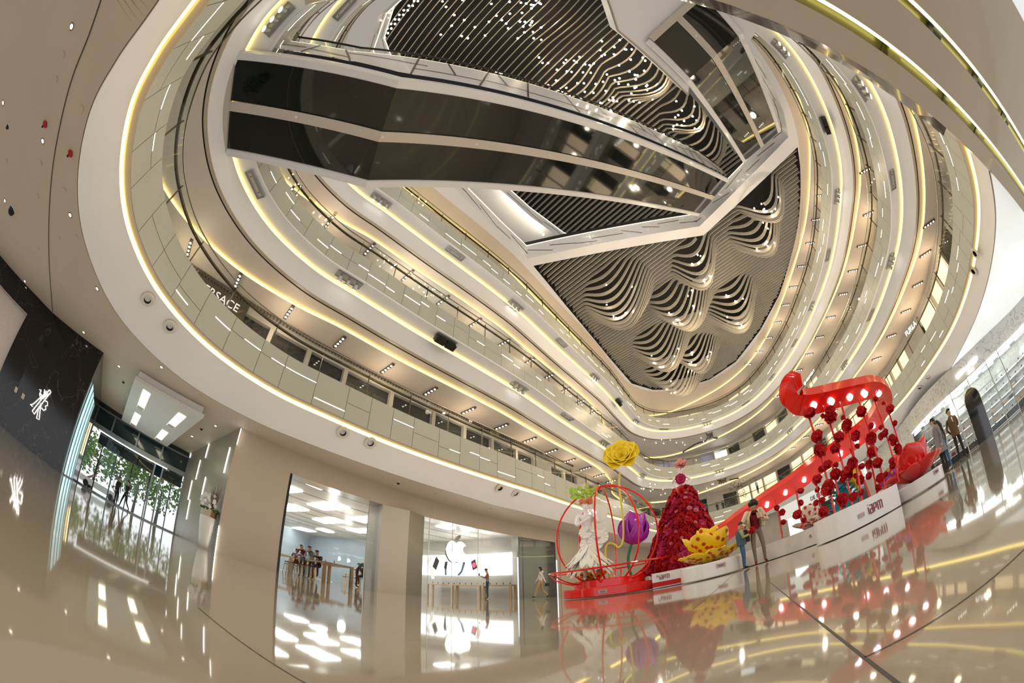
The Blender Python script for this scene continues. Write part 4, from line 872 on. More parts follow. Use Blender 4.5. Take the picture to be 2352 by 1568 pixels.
# shelves, bags, shoes
M_shelf = mat('white_shelf', (.75, .75, .73), .25); M_shl = mat('shelf_lamp', (1, 1, .98), .4, emit=2.2)
bagm = [mat('bag_black', (.02, .02, .02), .3), mat('bag_red', (.30, .03, .04), .3), mat('bag_tan', (.36, .24, .14), .4), mat('bag_grey', (.30, .30, .30), .4)]
def bag_mesh(m, s_=1):
    mb = MB(); mb.grid([[(x * s_, y * s_, z * s_) for x, y in ((-w, -d_), (w, -d_), (w, d_), (-w, d_))] for w, d_, z in ((.17, .08, 0), (.19, .09, .1), (.16, .06, .22), (.1, .03, .25))], True); mb.poly([(x, y, .25 * s_) for x, y in ((-.1, -.03), (.1, -.03), (.1, .03), (-.1, .03))])
    mb.tube([V3(.09 * cos(t * pi / 6), 0, .24 + .12 * sin(t * pi / 6)) * s_ for t in range(7)], .012, 5); return mb.mesh('handbag', m)
def shoe_mesh(m):
    mb = MB(); mb.grid([[(x, y * w, z) for y, z in ((-1, 0), (-.9, h), (0, h * 1.15), (.9, h), (1, 0))] for x, w, h in ((-.13, .03, .07), (-.09, .04, .085), (0, .042, .05), (.08, .05, .035), (.13, .03, .02))]); mb.bar((-.11, 0, -.0), (-.11, 0, -.06), .02, .02, (0, 1, 0)); return mb.mesh('shoe', m)
bms = [bag_mesh(m) for m in bagm]; sms = [shoe_mesh(m) for m in bagm[:3]]
rs = random.Random(12); nb = 0
for i in range(0, len(BK) - 1, 2):
    a, b_ = outw(BK[i], -.30), outw(BK[min(i + 2, len(BK) - 1)], -.30)
    if (a - b_).length < .5: continue
    SU = empty('shelf_unit', (a.x, a.y, 0), 'white lit wall shelf bay in the shoe and bag shop, %s from the left' % ordn(min(i // 2, 15)), 'shelf', 'lit shelf bays in the shoe and bag shop'); org = SU.location.copy()
    d_ = (b_ - a).normalized(); e_ = d_ * .08
    mb = MB(); mb.box(tuple((a + b_) / 2 + V3(0, 0, .22)), ((b_ - a).length - .1, .5, .44), (d_, V3(-d_.y, d_.x), V3(0, 0, 1))); mb.build('base_cabinet', M_black, SU, origin=org)
    for z in (.46, 1.0, 1.55, 2.1, 2.65):
        mb = MB(); mb.bar(a + e_ + V3(0, 0, z), b_ - e_ + V3(0, 0, z), .5, .05); mb.build('shelf', M_shelf, SU, origin=org)
        mb = MB(); ff = outw(a + e_, -.24) + V3(0, 0, z - .03); gg = outw(b_ - e_, -.24) + V3(0, 0, z - .03); mb.bar(ff, gg, .03, .03); mb.build('shelf_lamp', M_shl, SU, origin=org)
        L_ = (b_ - a).length; t = .25
        while t < L_ - .2:
            p = outw(a + d_ * t, -.06) + V3(0, 0, z + .03); isb = z < 2 and rs.random() < .5
            if nb < 130 and rs.random() < .8:
                me = rs.choice(bms) if isb else rs.choice(sms); o = bpy.data.objects.new('handbag' if isb else 'high_heel_shoe', me); COL.objects.link(o); o.location = p + (V3(0, 0, .06) if not isb else V3(0, 0, 0)); o.rotation_euler.z = atan2(d_.y, d_.x) + (rs.uniform(-.3, .3) if isb else 1.5 + rs.uniform(-.4, .4)); nb += 1
                tag(o, 'handbag on the lit shelves of the right-hand shop' if isb else 'shoe displayed on the lit shelves of the right-hand shop', 'handbag' if isb else 'shoe', 'handbags on the lit shelves' if isb else 'shoes on the lit shelves')
            t += rs.uniform(.45, .75)
# black arched pillar and glass vestibule
pc = onwr((2265, 1010)); pc = outw(pc, -2.2); f_ = toward(pc); xd = V3(-f_.y, f_.x)
arch = [(-.55, 0), (.55, 0), (.55, 2.3)] + [(.55 * cos(t * pi / 8), 2.3 + .62 * sin(t * pi / 8)) for t in range(1, 8)] + [(-.55, 2.3)]
PI_ = empty('black_pillar', (pc.x, pc.y, 0), 'tall glossy black arched pillar at the bag shop doorway', 'pillar')
mb = MB(); F = [pc + xd * u + V3(0, 0, v) + f_ * .3 for u, v in arch]; Bk = [p - f_ * .6 for p in F]; mb.poly([tuple(p) for p in F]); mb.poly([tuple(p) for p in Bk[::-1]]); mb.grid([[tuple(p) for p in F + F[:1]], [tuple(p) for p in Bk + Bk[:1]]]); mb.build('slab', mat('gloss_black', (.01, .01, .01), .05, coat=1), PI_, origin=(pc.x, pc.y, 0))
mb = MB(); mb.grid([[tuple(p + f_ * .02) for p in F + F[:1]], [tuple(p + f_ * .02 + V3(0, 0, 0) * 1) for p in F + F[:1]]]); mb = MB(); mb.tube([tuple(p + f_ * .01) for p in F], .015, 5); mb.build('edge_trim', M_steel, PI_, origin=(pc.x, pc.y, 0))
GV = empty('glass_vestibule', tuple(outw(onwr((2300, 990)), -1.2)), 'steel-framed glass doorway beside the black arched pillar', 'doorway'); org = GV.location.copy()
for i, px in enumerate(((2228, 1040), (2273, 1018), (2318, 975), (2345, 945))):
    p = outw(onwr(px), -1.4); mb = MB(); mb.bar(p, p + V3(0, 0, SH - .05), .06, .06, toward(p)); mb.build('frame_post', M_steel, GV, origin=org)
    if i < 3:
        q_ = outw(onwr(((2273, 1018), (2318, 975), (2345, 945))[i]), -1.4); mb = MB(); vwall(mb, [p, q_], .03, SH - .1); mb.build('glass_panel', M_glass, GV, origin=org); 
        for z in (.05, 1.1, 2.5, SH - .1): mb = MB(); mb.bar(p + V3(0, 0, z), q_ + V3(0, 0, z), .05, .05); mb.build('frame_rail', M_steel, GV, origin=org)
pa = onwr((2203, 863), 4.28, .1); pb_ = onwr((2236, 819), 4.28, .1); sign_on(pa, pb_, 'SAINT LAURENT', .27, MATS['wall_light_strip'], 'large glowing white shop lettering on the right marble wall')
pa.z = pb_.z = 3.92; sign_on(pa + (pb_ - pa) * .1, pb_ + (pb_ - pa) * .1, 'PARIS', .19, MATS['wall_light_strip'], 'small glowing white word below the larger lettering on the right marble wall')
# white ceiling by the right-hand shops and its raised panel, glare painted as glow
mb = MB(); sweep(mb, [(A_(.06), 4.985), (14, 4.985)], 0, 268, 352); struct(mb, 'ceiling_23', mat('painted_glare_ceiling', (.88, .93, .95), .35, emit=.42, ecol=(.93, 1, 1)))  # plain white ceiling; emission stands in for its bright glare
for x_, y_ in ((28.5, 6), (27.5, 9.5), (28.5, 12), (31, 3)): point('shop_fill', (x_, y_, 3.2), 90, (.95, 1, 1), .3)  # unseen cool fill points added to make the right-hand shop brighter
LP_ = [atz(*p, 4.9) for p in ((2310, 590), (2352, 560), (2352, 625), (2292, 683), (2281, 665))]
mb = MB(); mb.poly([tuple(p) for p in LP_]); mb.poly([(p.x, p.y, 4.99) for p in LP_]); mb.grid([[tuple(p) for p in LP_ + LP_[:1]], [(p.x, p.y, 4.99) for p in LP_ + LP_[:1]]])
o = mb.build('ceiling_light', mat('painted_glare_panel', (.97, 1, 1), .4, emit=1.6), origin=tuple(LP_[0])); tag(o, 'raised white ceiling panel with added glow near the right edge above the marble wall', 'ceiling light')  # raised panel is no lamp, its glare is put in as emission
# far ground shops
for px0, px1, zz, s_, sz, lab in (((1850, 1166), (1912, 1132), 3.9, 'DE BEERS', .62, ''),):
    a = atd(*px0, 26); b_ = atd(*px1, 24.5); f_ = toward((a + b_) / 2)
    SF = empty('boutique', ((a.x + b_.x) / 2, (a.y + b_.y) / 2, 0), 'pale shop front with cool lit windows behind the red rose poles', 'shop front'); org = SF.location.copy(); d_ = (b_ - a); d_.z = 0; d_.normalize(); n_ = V3(d_.y, -d_.x); c_ = (a + b_) / 2; c_.z = 0
    mb = MB(); mb.box(tuple(c_ - n_ * .3 + V3(0, 0, 2.5)), (7.5, .3, 1.0), (d_, n_, V3(0, 0, 1))); mb.build('sign_band', mat('pale_sign_band', (.7, .75, .75), .3, emit=.35), SF, origin=org)
    for t in (-3, -1.6, -.2, 1.2, 2.6): mb = MB(); mb.box(tuple(c_ - n_ * .35 + d_ * (t + .3) + V3(0, 0, 1.0)), (1.2, .1, 2.0), (d_, n_, V3(0, 0, 1))); mb.build('shop_window', M_shopc if t in (-3, 1.2) else M_shopd, SF, origin=org)
    tt = text('letters', s_, (0, 0, 0), d_, (0, 0, 1), .36, M_black, ext=.01); tt.parent = SF; tt.matrix_basis = Matrix.Translation(-n_ * .0 + n_ * (-.12) + V3(0, 0, 2.55)) @ tt.matrix_basis
p = atd(1870, 850, 38); q_ = atd(1848, 882, 39); sign_on(q_, p, 'BURBERRY', .42, M_sign, 'glowing white shop lettering on the third floor beyond the red arch tip')
# ================================================================ people
SKIN = mat('skin', (.55, .34, .24), .5); M_hair = mat('black_hair', (.012, .010, .009), .35); M_shoe = mat('black_shoe', (.012, .012, .012), .3)
M_eyew = mat('eye_white', (.8, .78, .75), .3); M_lip = mat('lips', (.40, .12, .11), .4); M_manq = mat('mannequin_white', (.85, .82, .80), .35)
cloth = {}
def cl(name, col): 
    if name not in cloth: cloth[name] = mat('cloth_' + name, col, .75)
    return cloth[name]
def figure(label, loc, face, pose, cols, H=1.7, hair='short', group=None, fingers=False, cat='person', name='person', skin=None, hairm=None):
    """pose: dict of joints in metres for a 1.70 m body, x right of the person, y forward, z up"""
    J = dict(pelvis=(0, 0, .93), chest=(0, 0, 1.25), neck=(0, 0, 1.45), head=(0, .02, 1.56), top=(0, .02, 1.66), lsh=(-.17, 0, 1.39), rsh=(.17, 0, 1.39), lel=(-.22, -.02, 1.12), rel=(.22, -.02, 1.12), lwr=(-.22, .06, .87), rwr=(.22, .06, .87), lhd=(-.22, .08, .79), rhd=(.22, .08, .79),
             lhip=(-.09, 0, .90), rhip=(.09, 0, .90), lkn=(-.10, .02, .49), rkn=(.10, .02, .49), lan=(-.10, -.01, .09), ran=(.10, -.01, .09), lto=(-.11, .15, .035), rto=(.11, .15, .035))
    J.update(pose); J = {k: Vector(v) for k, v in J.items()}
    R_ = dict(pelvis=.125, chest=.13, neck=.05, head=.082, top=.062, lsh=.062, rsh=.062, lel=.042, rel=.042, lwr=.03, rwr=.03, lhd=.033, rhd=.033, lhip=.092, rhip=.092, lkn=.058, rkn=.058, lan=.038, ran=.038, lto=.03, rto=.03)
    names = list(J); E_ = [('pelvis', 'chest'), ('chest', 'neck'), ('neck', 'head'), ('head', 'top'), ('chest', 'lsh'), ('chest', 'rsh'), ('lsh', 'lel'), ('rsh', 'rel'), ('lel', 'lwr'), ('rel', 'rwr'), ('lwr', 'lhd'), ('rwr', 'rhd'), ('pelvis', 'lhip'), ('pelvis', 'rhip'), ('lhip', 'lkn'), ('rhip', 'rkn'), ('lkn', 'lan'), ('rkn', 'ran'), ('lan', 'lto'), ('ran', 'rto')]
    names = [n for n in names if n in R_]
    me = bpy.data.meshes.new('body'); me.from_pydata([tuple(J[n]) for n in names], [(names.index(a), names.index(b_)) for a, b_ in E_], []); o = bpy.data.objects.new('tmp', me); COL.objects.link(o)
    m = o.modifiers.new('s', 'SKIN'); m.branch_smoothing = .4
    for i, n in enumerate(names): sv = me.skin_vertices[0].data[i]; r = R_[n]; sv.radius = (r, r * (.75 if n in ('pelvis', 'chest') else 1)); sv.use_root = n == 'pelvis'
    o.modifiers.new('u', 'SUBSURF').levels = 1
    bm_ = bpy.data.meshes.new_from_object(o.evaluated_get(bpy.context.evaluated_depsgraph_get())); bpy.data.objects.remove(o)
    V = [v.co.copy() for v in bm_.vertices]; F = [tuple(p.vertices) for p in bm_.polygons]
    zone = {'neck': 0, 'head': 0, 'top': 0, 'lhd': 0, 'rhd': 0, 'lwr': 0, 'rwr': 0, 'lto': 3, 'rto': 3, 'lan': 3, 'ran': 3, 'lhip': 2, 'rhip': 2, 'lkn': 2, 'rkn': 2, 'pelvis': 2}
    def z(c):
        best = min(E_, key=lambda e: seg_d(c, J[e[0]], J[e[1]])); a, b_ = best
        t = seg_t(c, J[a], J[b_])
        k = {('pelvis', 'chest'): 2 if t < .12 else 1, ('chest', 'neck'): 0 if t > .85 else 1, ('neck', 'head'): 0, ('head', 'top'): 0, ('lel', 'lwr'): 0 if t > .95 else 1, ('rel', 'rwr'): 0 if t > .95 else 1, ('lwr', 'lhd'): 0, ('rwr', 'rhd'): 0, ('lkn', 'lan'): 3 if t > .97 else 2, ('rkn', 'ran'): 3 if t > .97 else 2, ('lan', 'lto'): 3, ('ran', 'rto'): 3}.get(best, 1 if 'chest' in best or 'lsh' in best or 'rsh' in best else 2)
        return k
    mb = MB(); mb.v = [tuple(v) for v in V]; mb.f = F; mb.mi = [z(sum((V[i] for i in f), Vector()) / len(f)) for f in F]
    hd, tp = J['head'], J['top']; up = (tp - J['neck']).normalized(); fy = J.get('face', Vector((0, 1, 0))); fy = (fy - up * fy.dot(up)).normalized(); fx = fy.cross(up)
    mb.sphere(tuple(hd + fy * .085 - up * .005), (.014, .02, .02), 6, 5, 0)
    for s_ in (-1, 1): mb.sphere(tuple(hd + fx * s_ * .083 + up * .005), (.012, .018, .026), 6, 5, 0)
    if fingers:
        for side in ('l', 'r'):
            a, w = J[side + 'hd'], J[side + 'wr']; d = (a - w).normalized(); q_ = J.get(side + 'palm', fx); q_ = (q_ - d * q_.dot(d)).normalized(); c = d.cross(q_)
            for k in range(4):
                b0 = a + q_ * (k - 1.5) * .018 + d * .01; L = (.06, .07, .068, .052)[k]
                mb.tube([b0, b0 + d * L * .5 + c * .006, b0 + d * L * .85 + c * .025], [.009, .0085, .006], 6, 0)
            b0 = w.lerp(a, .45) + q_ * .028; mb.tube([b0, b0 + q_ * .022 + d * .02, b0 + q_ * .026 + d * .048], [.011, .010, .007], 6, 0)
    f_ = Vector((face[0], face[1], 0)).normalized(); rz = atan2(f_.y, f_.x) - pi / 2
    P = empty(name, loc, label, cat, group); P.rotation_euler.z = rz; P.scale = (H / 1.7,) * 3
    hm = hairm or M_hair
    if skin: mts = [skin] + list(cols)
    else: mts = [SKIN] + list(cols)
    b = mb.build('body', mts, P, smooth=True)
    if hair != 'none':
        mb = MB(); c = hd.lerp(tp, .45)
        if hair == 'curly':
            rr = random.Random(2)
            for i in range(46):
                v = Vector((rr.gauss(0, 1), rr.gauss(0, 1), rr.gauss(0, 1))).normalized()
                if v.dot(fy) > .2 and v.dot(up) < .5: continue
                if v.dot(up) < -.55: continue
                mb.sphere(tuple(c + v * .10 + up * .02 - fy * .015), .036, 7, 5)
            mb.sphere(tuple(c + up * .035 - fy * .045), (.10, .095, .10), 10, 7)
        else:
            rows = []
            for i in range(7):
                rows.append([tuple(c + up * (.015 + .10 * cos(th)) + (fx * cos(2 * pi * k / 12) * .094 + fy * (sin(2 * pi * k / 12) * .10 - .014)) * sin(th)) for k in range(12) for th in [pi * i / 6 * (.50 - .17 * sin(2 * pi * k / 12))]])
            mb.grid(rows, True)
            if hair == 'bob':
                rows.append([tuple(Vector(p) - up * .11 - fy * .0) for p in rows[-1]]); mb.grid([[rows[-2][k % 12] for k in range(5, 14)], [rows[-1][k % 12] for k in range(5, 14)]])
                mb.sphere(tuple(c - fy * .04 - up * .05), (.09, .075, .09), 10, 6)
            if hair == 'long': mb.tube([c - fy * .09, c - fy * .14 - up * .15, c - fy * .13 - up * .38], [.05, .06, .02], 8)
        mb.build('hair', hm, P, smooth=True)
    if fingers and hair != 'none':
        for s_ in (-1, 1): mb = MB(); mb.sphere(tuple(hd + fy * .076 + fx * s_ * .03 + up * .022), (.012, .007, .008), 7, 5); e_ = mb.build('eye', M_hair, P)
        mb = MB(); mb.sphere(tuple(hd + fy * .083 - up * .045), (.02, .006, .006), 8, 5); mb.build('mouth', M_lip, P)
    P['_J'] = 0; del P['_J']
    return P, J
def seg_t(p, a, b_): d = b_ - a; return max(0, min(1, (p - a).dot(d) / d.dot(d)))
def seg_d(p, a, b_): return (p - a.lerp(b_, seg_t(p, a, b_))).length
WALK = dict(lkn=(-.09, .20, .50), lan=(-.10, .30, .12), lto=(-.10, .45, .08), rkn=(.09, -.05, .48), ran=(.09, -.34, .16), rto=(.09, -.27, .04), lhip=(-.09, .03, .90), lel=(-.22, -.12, 1.13), lwr=(-.22, -.22, .90), lhd=(-.22, -.26, .83), rel=(.22, .10, 1.13), rwr=(.21, .24, .93), rhd=(.21, .28, .86))
PHONE = dict(lel=(-.2, .12, 1.15), lwr=(-.10, .32, 1.25), lhd=(-.07, .38, 1.30), head=(0, .06, 1.55), top=(0, .10, 1.645))
LEAN = dict(chest=(0, .18, 1.22), neck=(0, .30, 1.36), head=(0, .38, 1.43), top=(0, .44, 1.52), lsh=(-.17, .24, 1.32), rsh=(.17, .24, 1.32), lel=(-.24, .36, 1.06), rel=(.24, .36, 1.06), lwr=(-.16, .55, 1.0), rwr=(.16, .55, 1.0), lhd=(-.1, .6, 1.0), rhd=(.1, .6, 1.0))
SIT = dict(pelvis=(0, 0, .70), chest=(0, .12, 1.02), neck=(0, .22, 1.18), head=(0, .30, 1.26), top=(0, .36, 1.35), lsh=(-.17, .16, 1.13), rsh=(.17, .16, 1.13), lel=(-.24, .30, .98), rel=(.24, .30, .98), lwr=(-.14, .5, .98), rwr=(.14, .5, .98), lhd=(-.08, .56, .99), rhd=(.08, .56, .99),
           lhip=(-.09, .02, .68), rhip=(.09, .02, .68), lkn=(-.11, .38, .62), rkn=(.11, .38, .62), lan=(-.11, .32, .24), ran=(.11, .32, .24), lto=(-.11, .45, .2), rto=(.11, .45, .2))
jeans = cl('jeans', (.035, .05, .09)); dark = cl('dark', (.02, .02, .022)); maroon = cl('maroon', (.10, .02, .025)); greyc = cl('grey', (.22, .22, .23)); beige = cl('beige', (.60, .50, .38)); whitec = cl('white', (.72, .70, .66))
def flat(px, D): p = atd(*px, D); p.z = 0; return p
# man with phone at the glass
p = flat((1120, 1375), 21.3); P, J = figure('man in grey shirt with orange sleeves holding a phone by the shop glass', p, (-.9, -.1), PHONE, [greyc, jeans, M_shoe], 1.72, fingers=True)
for s_ in ('l', 'r'): mb = MB(); mb.tube([J[s_ + 'sh'], J[s_ + 'el'], J[s_ + 'el'].lerp(J[s_ + 'wr'], .35)], [.066, .05, .045], 8); mb.build('sleeve', cl('orange', (.45, .09, .03)), P, smooth=True)
mb = MB(); mb.box(tuple(J['lhd'] + Vector((.0, .05, .05))), (.02, .075, .15)); mb.build('phone', M_black, P)
# walking woman
p = flat((1243, 1373), 19.5); P, J = figure('woman in a pale hooded jacket and tan trousers walking left past the glass door', p, (-1, .05), WALK, [cl('cream', (.66, .60, .54)), cl('tan', (.42, .28, .13)), M_shoe], 1.63, 'bob', fingers=True)
mb = MB(); mb.box((-.2, -.3, .72), (.12, .22, .16)); mb.tube([Vector((-.2, -.3, .8)), J['lhd']], .012, 5); mb.build('black_bag', M_black, P); mb = MB(); mb.sphere((0, -.09, 1.42), (.12, .07, .08), 10, 6); mb.build('hood', cl('cream', (0, 0, 0)), P, smooth=True)
# man in brown suit
p = flat((2213, 1057), 14.1); P, J = figure('man in a brown suit with dark trousers standing with hands behind his back', p, (-.8, -.75), dict(lel=(-.25, -.10, 1.12), rel=(.25, -.10, 1.12), lwr=(-.10, -.17, .97), rwr=(.10, -.17, .95), lhd=(-.03, -.18, .94), rhd=(.03, -.18, .92), lan=(-.13, 0, .09), ran=(.13, 0, .09), lto=(-.15, .16, .035), rto=(.15, .16, .035), face=(-.3, 1, -.25)), [cl('brown', (.13, .065, .035)), dark, M_shoe], 1.76, fingers=True)
mb = MB(); mb.lathe([(.15, .80), (.145, .95), (.145, 1.1), (.16, 1.28), (.14, 1.38), (.06, 1.46)], (0, 0, 0), 18); bb = mb.build('jacket', cl('brown', (0, 0, 0)), P, smooth=True); bb.scale = (1.12, .86, 1)
mb = MB(); mb.poly([(-.03, .13, 1.40), (.03, .13, 1.40), (.012, .145, 1.24), (-.012, .145, 1.24)]); mb.build('shirt_front', whitec, P)
# two women and child by the big red lotus
p = flat((2178, 1088), 12.6); P, J = figure('woman in a long grey vest with a tan shoulder bag, looking left', p, (-.85, .5), {}, [greyc, dark, M_shoe], 1.66, 'bob', fingers=True)
mb = MB(); mb.lathe([(.24, .62), (.19, .85), (.16, 1.05), (.17, 1.28), (.13, 1.40), (.06, 1.45)], (0, 0, 0), 18); bb = mb.build('long_vest', cl('vest', (.20, .21, .22)), P, smooth=True); bb.scale = (1, .8, 1)
mb = MB(); mb.tube([Vector((-.14, .1, 1.42)), Vector((0, .15, 1.2)), Vector((.22, .12, .92))], .012, 5); mb.box((.26, .1, .86), (.08, .22, .16)); mb.build('shoulder_bag', cl('bagtan', (.35, .22, .13)), P)
p = flat((2186, 1086), 13.7); P, J = figure('woman with a long dark ponytail in olive jacket and blue jeans', p, (.2, 1), {}, [cl('olive', (.10, .095, .07)), cl('bluejeans', (.06, .14, .27)), whitec], 1.64, 'long', fingers=True)
p = flat((2150, 1100), 13.2); P, J = figure('small child in white and pink top behind the big red lotus', p, (-.3, 1), {}, [cl('pinkwhite', (.75, .55, .55)), dark, M_shoe], 1.28, 'short')
# boy with red flower
p = flat((1712, 1314), 9.15); P, J = figure('boy in a denim vest with green sleeves holding a red flower', p, (.9, -.35), dict(head=(0, .05, 1.54), top=(0, .09, 1.63), lel=(-.2, .05, 1.12), lwr=(-.08, .28, 1.16), lhd=(-.04, .34, 1.18), rel=(.2, .05, 1.12), rwr=(.08, .28, 1.16), rhd=(.04, .34, 1.18), face=(0, 1, -.35)), [cl('denim', (.07, .11, .15)), cl('bluejeans', (0, 0, 0)), M_shoe], 1.12, 'short', fingers=True, hairm=mat('thin_dark_hair', (.05, .035, .03), .6))
boy = P
for s_ in ('l', 'r'): mb = MB(); mb.tube([J[s_ + 'sh'], J[s_ + 'el'], J[s_ + 'wr']], [.075, .06, .045], 8); mb.build('sleeve', cl('lime', (.42, .50, .22)), P, smooth=True)

mb = MB(); mb.lathe([(.17, .86), (.165, 1.1), (.17, 1.3), (.09, 1.43)], (0, 0, 0), 14); mb.build('vest', cl('denim', (0, 0, 0)), P, smooth=True)
# woman with phone, bending forward
p = flat((1748, 1296), 9.55)
BEND = dict(pelvis=(0, -.04, .90), chest=(.0, .10, 1.18), neck=(0, .22, 1.36), head=(.0, .31, 1.43), top=(.0, .37, 1.52), lsh=(-.17, .16, 1.33), rsh=(.17, .16, 1.33), lel=(-.30, .12, 1.06), lwr=(-.14, .36, 1.12), lhd=(-.09, .41, 1.13), rel=(.34, .12, 1.10), rwr=(.26, .34, .98), rhd=(.24, .40, .94),
            lkn=(-.12, .06, .48), lan=(-.13, -.03, .09), lto=(-.15, .13, .035), rkn=(.13, .10, .48), ran=(.12, .06, .09), rto=(.14, .22, .035), face=(0, 1, -.5), lhip=(-.09, -.03, .88), rhip=(.09, -.03, .88))
P, J = figure('older woman with curly black hair in cream jacket over red top, leaning over her phone', p, (-.45, -.9), BEND, [cl('redtop', (.22, .008, .012)), cl('khaki', (.26, .21, .16)), cl('redshoe', (.20, .02, .02))], 1.62, 'curly', fingers=True)
mb = MB()
for s_ in ('l', 'r'): mb.tube([J[s_ + 'sh'] - Vector((0, .02, 0)), J[s_ + 'sh'].lerp(J[s_ + 'el'], .5), J[s_ + 'el'], J[s_ + 'el'].lerp(J[s_ + 'wr'], .8)], [.074, .068, .058, .05], 10); mb.sphere(tuple(J[s_ + 'sh'] - Vector((0, .02, 0))), (.074, .074, .072), 12, 8)
rows = []
for t in range(7):
    k = t / 6; c = J['neck'].lerp(J['pelvis'], k * .95); c = Vector((0, c.y - .02, c.z)); rx = .10 + .12 * min(1, k * 3) + .04 * k; ry = .10 + .05 * min(1, k * 2) + .03 * k
    rows.append([tuple(c + Vector((rx * cos(a_), ry * sin(a_), 0))) for a_ in [pi / 2 + .62 + i * (2 * pi - 1.24) / 16 for i in range(17)]])
mb.grid(rows); mb.build('cream_jacket', cl('jacket', (.74, .62, .43)), P, smooth=True)
mb = MB(); mb.box(tuple(J['lhd'] + Vector((.03, .05, .06))), (.085, .014, .15), (Vector((1, 0, 0)), Vector((0, .9, .4)), Vector((0, -.4, .9)))); mb.build('phone_case', cl('case', (.45, .33, .2)), P)
mb = MB(); mb.box((.27, .1, .80), (.12, .30, .30)); mb.tube([Vector((.2, .1, 1.38)), Vector((.29, .14, 1.1)), Vector((.27, .1, .95))], .014, 5); mb.build('brown_handbag', cl('brownbag', (.07, .035, .025)), P)
mb = MB(); mb.sphere(tuple(J['neck'] - Vector((0, -.02, .02))), (.075, .06, .06), 10, 6); mb.build('red_scarf', cl('redtop', (0, 0, 0)), P, smooth=True)
# silhouettes outside the doors
p = flat((262, 1166), 24.6); figure('dark silhouette of a person outside the entrance, left one', p, (1, .2), {}, [dark, dark, M_shoe], 1.68, 'short')
p = flat((283, 1170), 24.4); figure('dark silhouette of a person walking outside the entrance, right one', p, (-1, -.3), WALK, [dark, dark, M_shoe], 1.72, 'short')
# gallery visitors
for px, z, D, lab, c, h_ in (((1262, 1088), 7.2, 28.5, 'person in a brown top at the second floor rail, left one of the pair', cl('brown', (0, 0, 0)), 'short'), ((1272, 1089), 7.2, 28.8, 'long-haired woman in white at the second floor rail, right one of the pair', whitec, 'long'),
                          ((1744, 1142), 7.2, 45.5, 'person in black and pale blue by the far second floor rail', cl('paleblue', (.35, .45, .6)), 'short'), ((2112, 740), 7.2, 25.6, 'person in white shirt and black trousers inside the second floor shop on the right', whitec, 'short'),
                          ((1645, 1150), 7.2, 52, 'dark-dressed person on the far second floor bridge, left one', dark, 'short'), ((1660, 1156), 7.2, 52, 'dark-dressed person on the far second floor bridge, right one', dark, 'short')):
    p = atd(*px, D); p.z = z; figure(lab, p, (.3, -1), {}, [c, dark, M_shoe], 1.68, h_)
# ================================================================ shop furniture and customers
M_oak = mat('pale_oak', (.62, .40, .20), .4, noise=.06, nscale=2)
def table(a, b_, w, label, h=.93, frame=.13):
    a = Vector((*a, 0)); b_ = Vector((*b_, 0)); d = (b_ - a).normalized(); n = Vector((d.y, -d.x, 0)); L = (b_ - a).length
    T = empty('display_table', a, label, 'table', 'oak tables in the glass-fronted shop'); org = T.location.copy()
    mb = MB(); mb.box(tuple(a + d * L / 2 + n * w / 2 + V3(0, 0, h - .04)), (L, w, .08), (d, n, V3(0, 0, 1))); mb.build('tabletop', M_oak, T, origin=org)
    k = max(2, round(L / 2.4) + 1)
    for i in range(k):
        for j in (0, 1):
            p = a + d * (frame / 2 + (L - frame) * i / (k - 1)) + n * (frame / 2 + (w - frame) * j); mb = MB(); mb.box(tuple(p + V3(0, 0, (h - .08) / 2)), (frame, frame, h - .08), (d, n, V3(0, 0, 1))); mb.build('leg', M_oak, T, origin=org)
    return d, n, L
tabs = []
for i, (a, b_, w) in enumerate((((-7.7, 15.2), (-11.6, 18.7), 1.4), ((-8.9, 24.4), (-12.4, 28.0), 1.3), ((-11.5, 16.6), (-15.5, 20.2), 1.3), ((-12.0, 22.0), (-16.0, 25.6), 1.3))):
    d, n, L = table(a, b_, w, 'long pale oak table in the glass-fronted shop, ' + ['nearest the glass', 'beside the column', 'second row by the left wall', 'third row by the left wall'][i]); tabs.append((Vector((*a, 0)), d, n, L, w))
table((-.35, 24.6), (-6.3, 28.6), .65, 'long oak bench table below the poster behind the glass'); tabs.append((Vector((-.35, 24.6, 0)), (Vector((-5.95, 4.0, 0))).normalized(), Vector((4.0, 5.95, 0)).normalized(), 7.1, .65))
# small watches and tablets on stands
st = MB(); st.box((0, 0, .006), (.09, .09, .012)); st.tube([(0, 0, .01), (0, .01, .07)], .006, 5); st.box((0, .015, .09), (.07, .012, .10)); stm = st.mesh('display_stand', [M_black])
for ti, (a, d, n, L, w) in enumerate(tabs):
    k = 14 if ti == 4 else 5
    for i in range(k):
        o = bpy.data.objects.new('display_device', stm); COL.objects.link(o); o.location = a + d * (L * (i + .5) / k) + n * w * .5 + V3(0, 0, .93); o.rotation_euler.z = 2.4
        tag(o, 'small device on a stand on the bench table below the poster' if ti == 4 else 'small device on a stand on an oak table behind the shop glass', 'device', 'devices on the bench table' if ti == 4 else 'devices on the oak tables')
stl = empty('bar_stool', (0, 0, 0), None, 'stool', 'stools at the oak tables'); mb = MB(); mb.lathe([(0, .62), (.17, .62), (.18, .58), (0, .57)], (0, 0, 0), 14); mb.build('seat', maroon, stl)
for s1_, s2_ in ((1, 1), (1, -1), (-1, 1), (-1, -1)): mb = MB(); mb.tube([(s1_ * .1, s2_ * .1, .58), (s1_ * .17, s2_ * .17, 0)], .014, 5); mb.build('leg', M_steel, stl)
SP_ = []
for ti, (a, d, n, L, w) in enumerate(tabs[:4]):
    for i in range(4): SP_.append((a + d * (L * (i + .6) / 4.5) - n * .35, ti))
for i, (p, ti) in enumerate(SP_):
    o = stl if i == 0 else copy_tree(stl); o.location = p; o['label'] = 'dark bar stool with steel legs at an oak table behind the shop glass'
